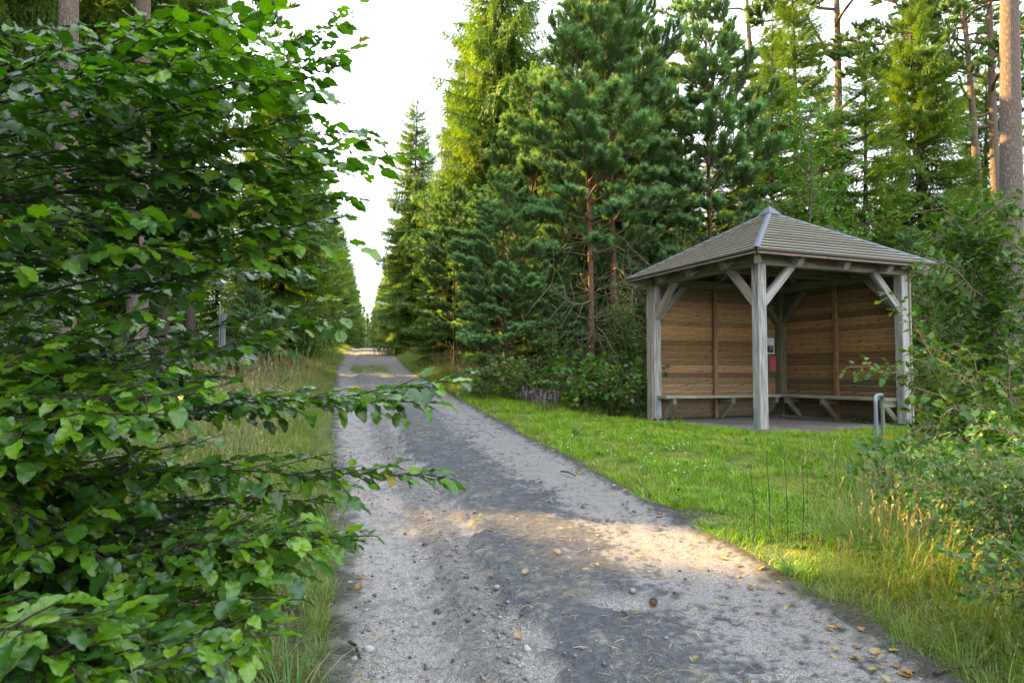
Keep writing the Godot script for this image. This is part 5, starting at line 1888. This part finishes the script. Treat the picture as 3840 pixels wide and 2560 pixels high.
	var greens := [Color(0.055, 0.16, 0.028), Color(0.045, 0.14, 0.035), Color(0.075, 0.20, 0.02), Color(0.09, 0.23, 0.02), Color(0.065, 0.185, 0.03), Color(0.13, 0.28, 0.018), Color(0.20, 0.40, 0.018), Color(0.27, 0.48, 0.02), Color(0.17, 0.37, 0.022)]  # brighter greens at the end go to tips: young leaves, plus painted backlight
	var tones := []
	for g in greens:
		var m: StandardMaterial3D = M.gloss.duplicate()
		m.albedo_color = (g as Color).linear_to_srgb()
		tones.append(m)
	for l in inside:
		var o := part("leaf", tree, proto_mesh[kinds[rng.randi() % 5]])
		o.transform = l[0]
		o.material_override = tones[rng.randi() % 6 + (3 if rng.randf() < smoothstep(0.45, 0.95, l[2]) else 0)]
	var lists := [Inst.new(), Inst.new(), Inst.new(), Inst.new(), Inst.new()]
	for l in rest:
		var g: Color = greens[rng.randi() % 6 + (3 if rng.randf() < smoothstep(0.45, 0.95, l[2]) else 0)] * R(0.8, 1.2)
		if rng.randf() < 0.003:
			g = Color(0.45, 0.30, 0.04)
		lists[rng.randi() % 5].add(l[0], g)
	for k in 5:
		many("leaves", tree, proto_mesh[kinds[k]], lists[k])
	print("beech leaves ", leaves.size())


func _ready() -> void:
	var cam := Camera3D.new()
	cam.name = "camera"
	add_child(cam)
	cam.position = Vector3(0, 1.5, 0)
	cam.rotation.x = TILT
	cam.fov = 53.13
	cam.far = 900.0
	cam.near = 0.05
	var optics := CameraAttributesPhysical.new()
	optics.frustum_focal_length = 24.0
	optics.frustum_focus_distance = 9.0
	optics.exposure_aperture = 8.0
	cam.attributes = optics
	var sky := ProceduralSkyMaterial.new()
	sky.sky_top_color = Color(0.70, 0.735, 0.79)
	sky.sky_horizon_color = Color(0.90, 0.90, 0.91)
	sky.sky_curve = 0.22
	sky.ground_bottom_color = Color(0.2, 0.22, 0.16)
	sky.ground_horizon_color = Color(0.6, 0.62, 0.6)
	sky.sun_angle_max = 20.0
	var env := Environment.new()
	env.background_mode = Environment.BG_SKY
	env.sky = Sky.new()
	env.sky.sky_material = sky
	env.background_energy_multiplier = 0.88
	env.tonemap_mode = Environment.TONE_MAPPER_LINEAR
	env.tonemap_exposure = 8.4
	env.sdfgi_enabled = true
	env.ssao_enabled = true
	env.ssil_enabled = true
	var we := WorldEnvironment.new()
	we.name = "world"
	we.environment = env
	add_child(we)
	var sun := DirectionalLight3D.new()
	sun.name = "sun"
	add_child(sun)
	var az := deg_to_rad(63.0)
	var el := deg_to_rad(27.0)
	var to_sun := Vector3(-sin(az) * cos(el), sin(el), -cos(az) * cos(el))
	sun.look_at_from_position(Vector3.ZERO, -to_sun, Vector3.UP)
	sun.light_energy = 1.5
	sun.light_color = Color(1.0, 0.81, 0.50)
	sun.light_angular_distance = 0.6
	sun.shadow_enabled = true

	noise.seed = 3
	noise.frequency = 0.02
	noise.fractal_octaves = 3
	fine.seed = 9
	fine.frequency = 0.02
	fine.fractal_octaves = 3
	var t := Time.get_ticks_msec()
	make_materials()
	print("materials ", Time.get_ticks_msec() - t)
	build_ground()
	build_track()
	print("ground ", Time.get_ticks_msec() - t)
	build_trees()
	print("trees ", Time.get_ticks_msec() - t)
	rng.seed = 5
	build_shelter()
	build_hoop()
	build_plants()
	print("plants ", Time.get_ticks_msec() - t)
	build_beech()
	rng.seed = 8
	build_grass()
	rng.seed = 21
	build_litter()
	print("all ", Time.get_ticks_msec() - t)
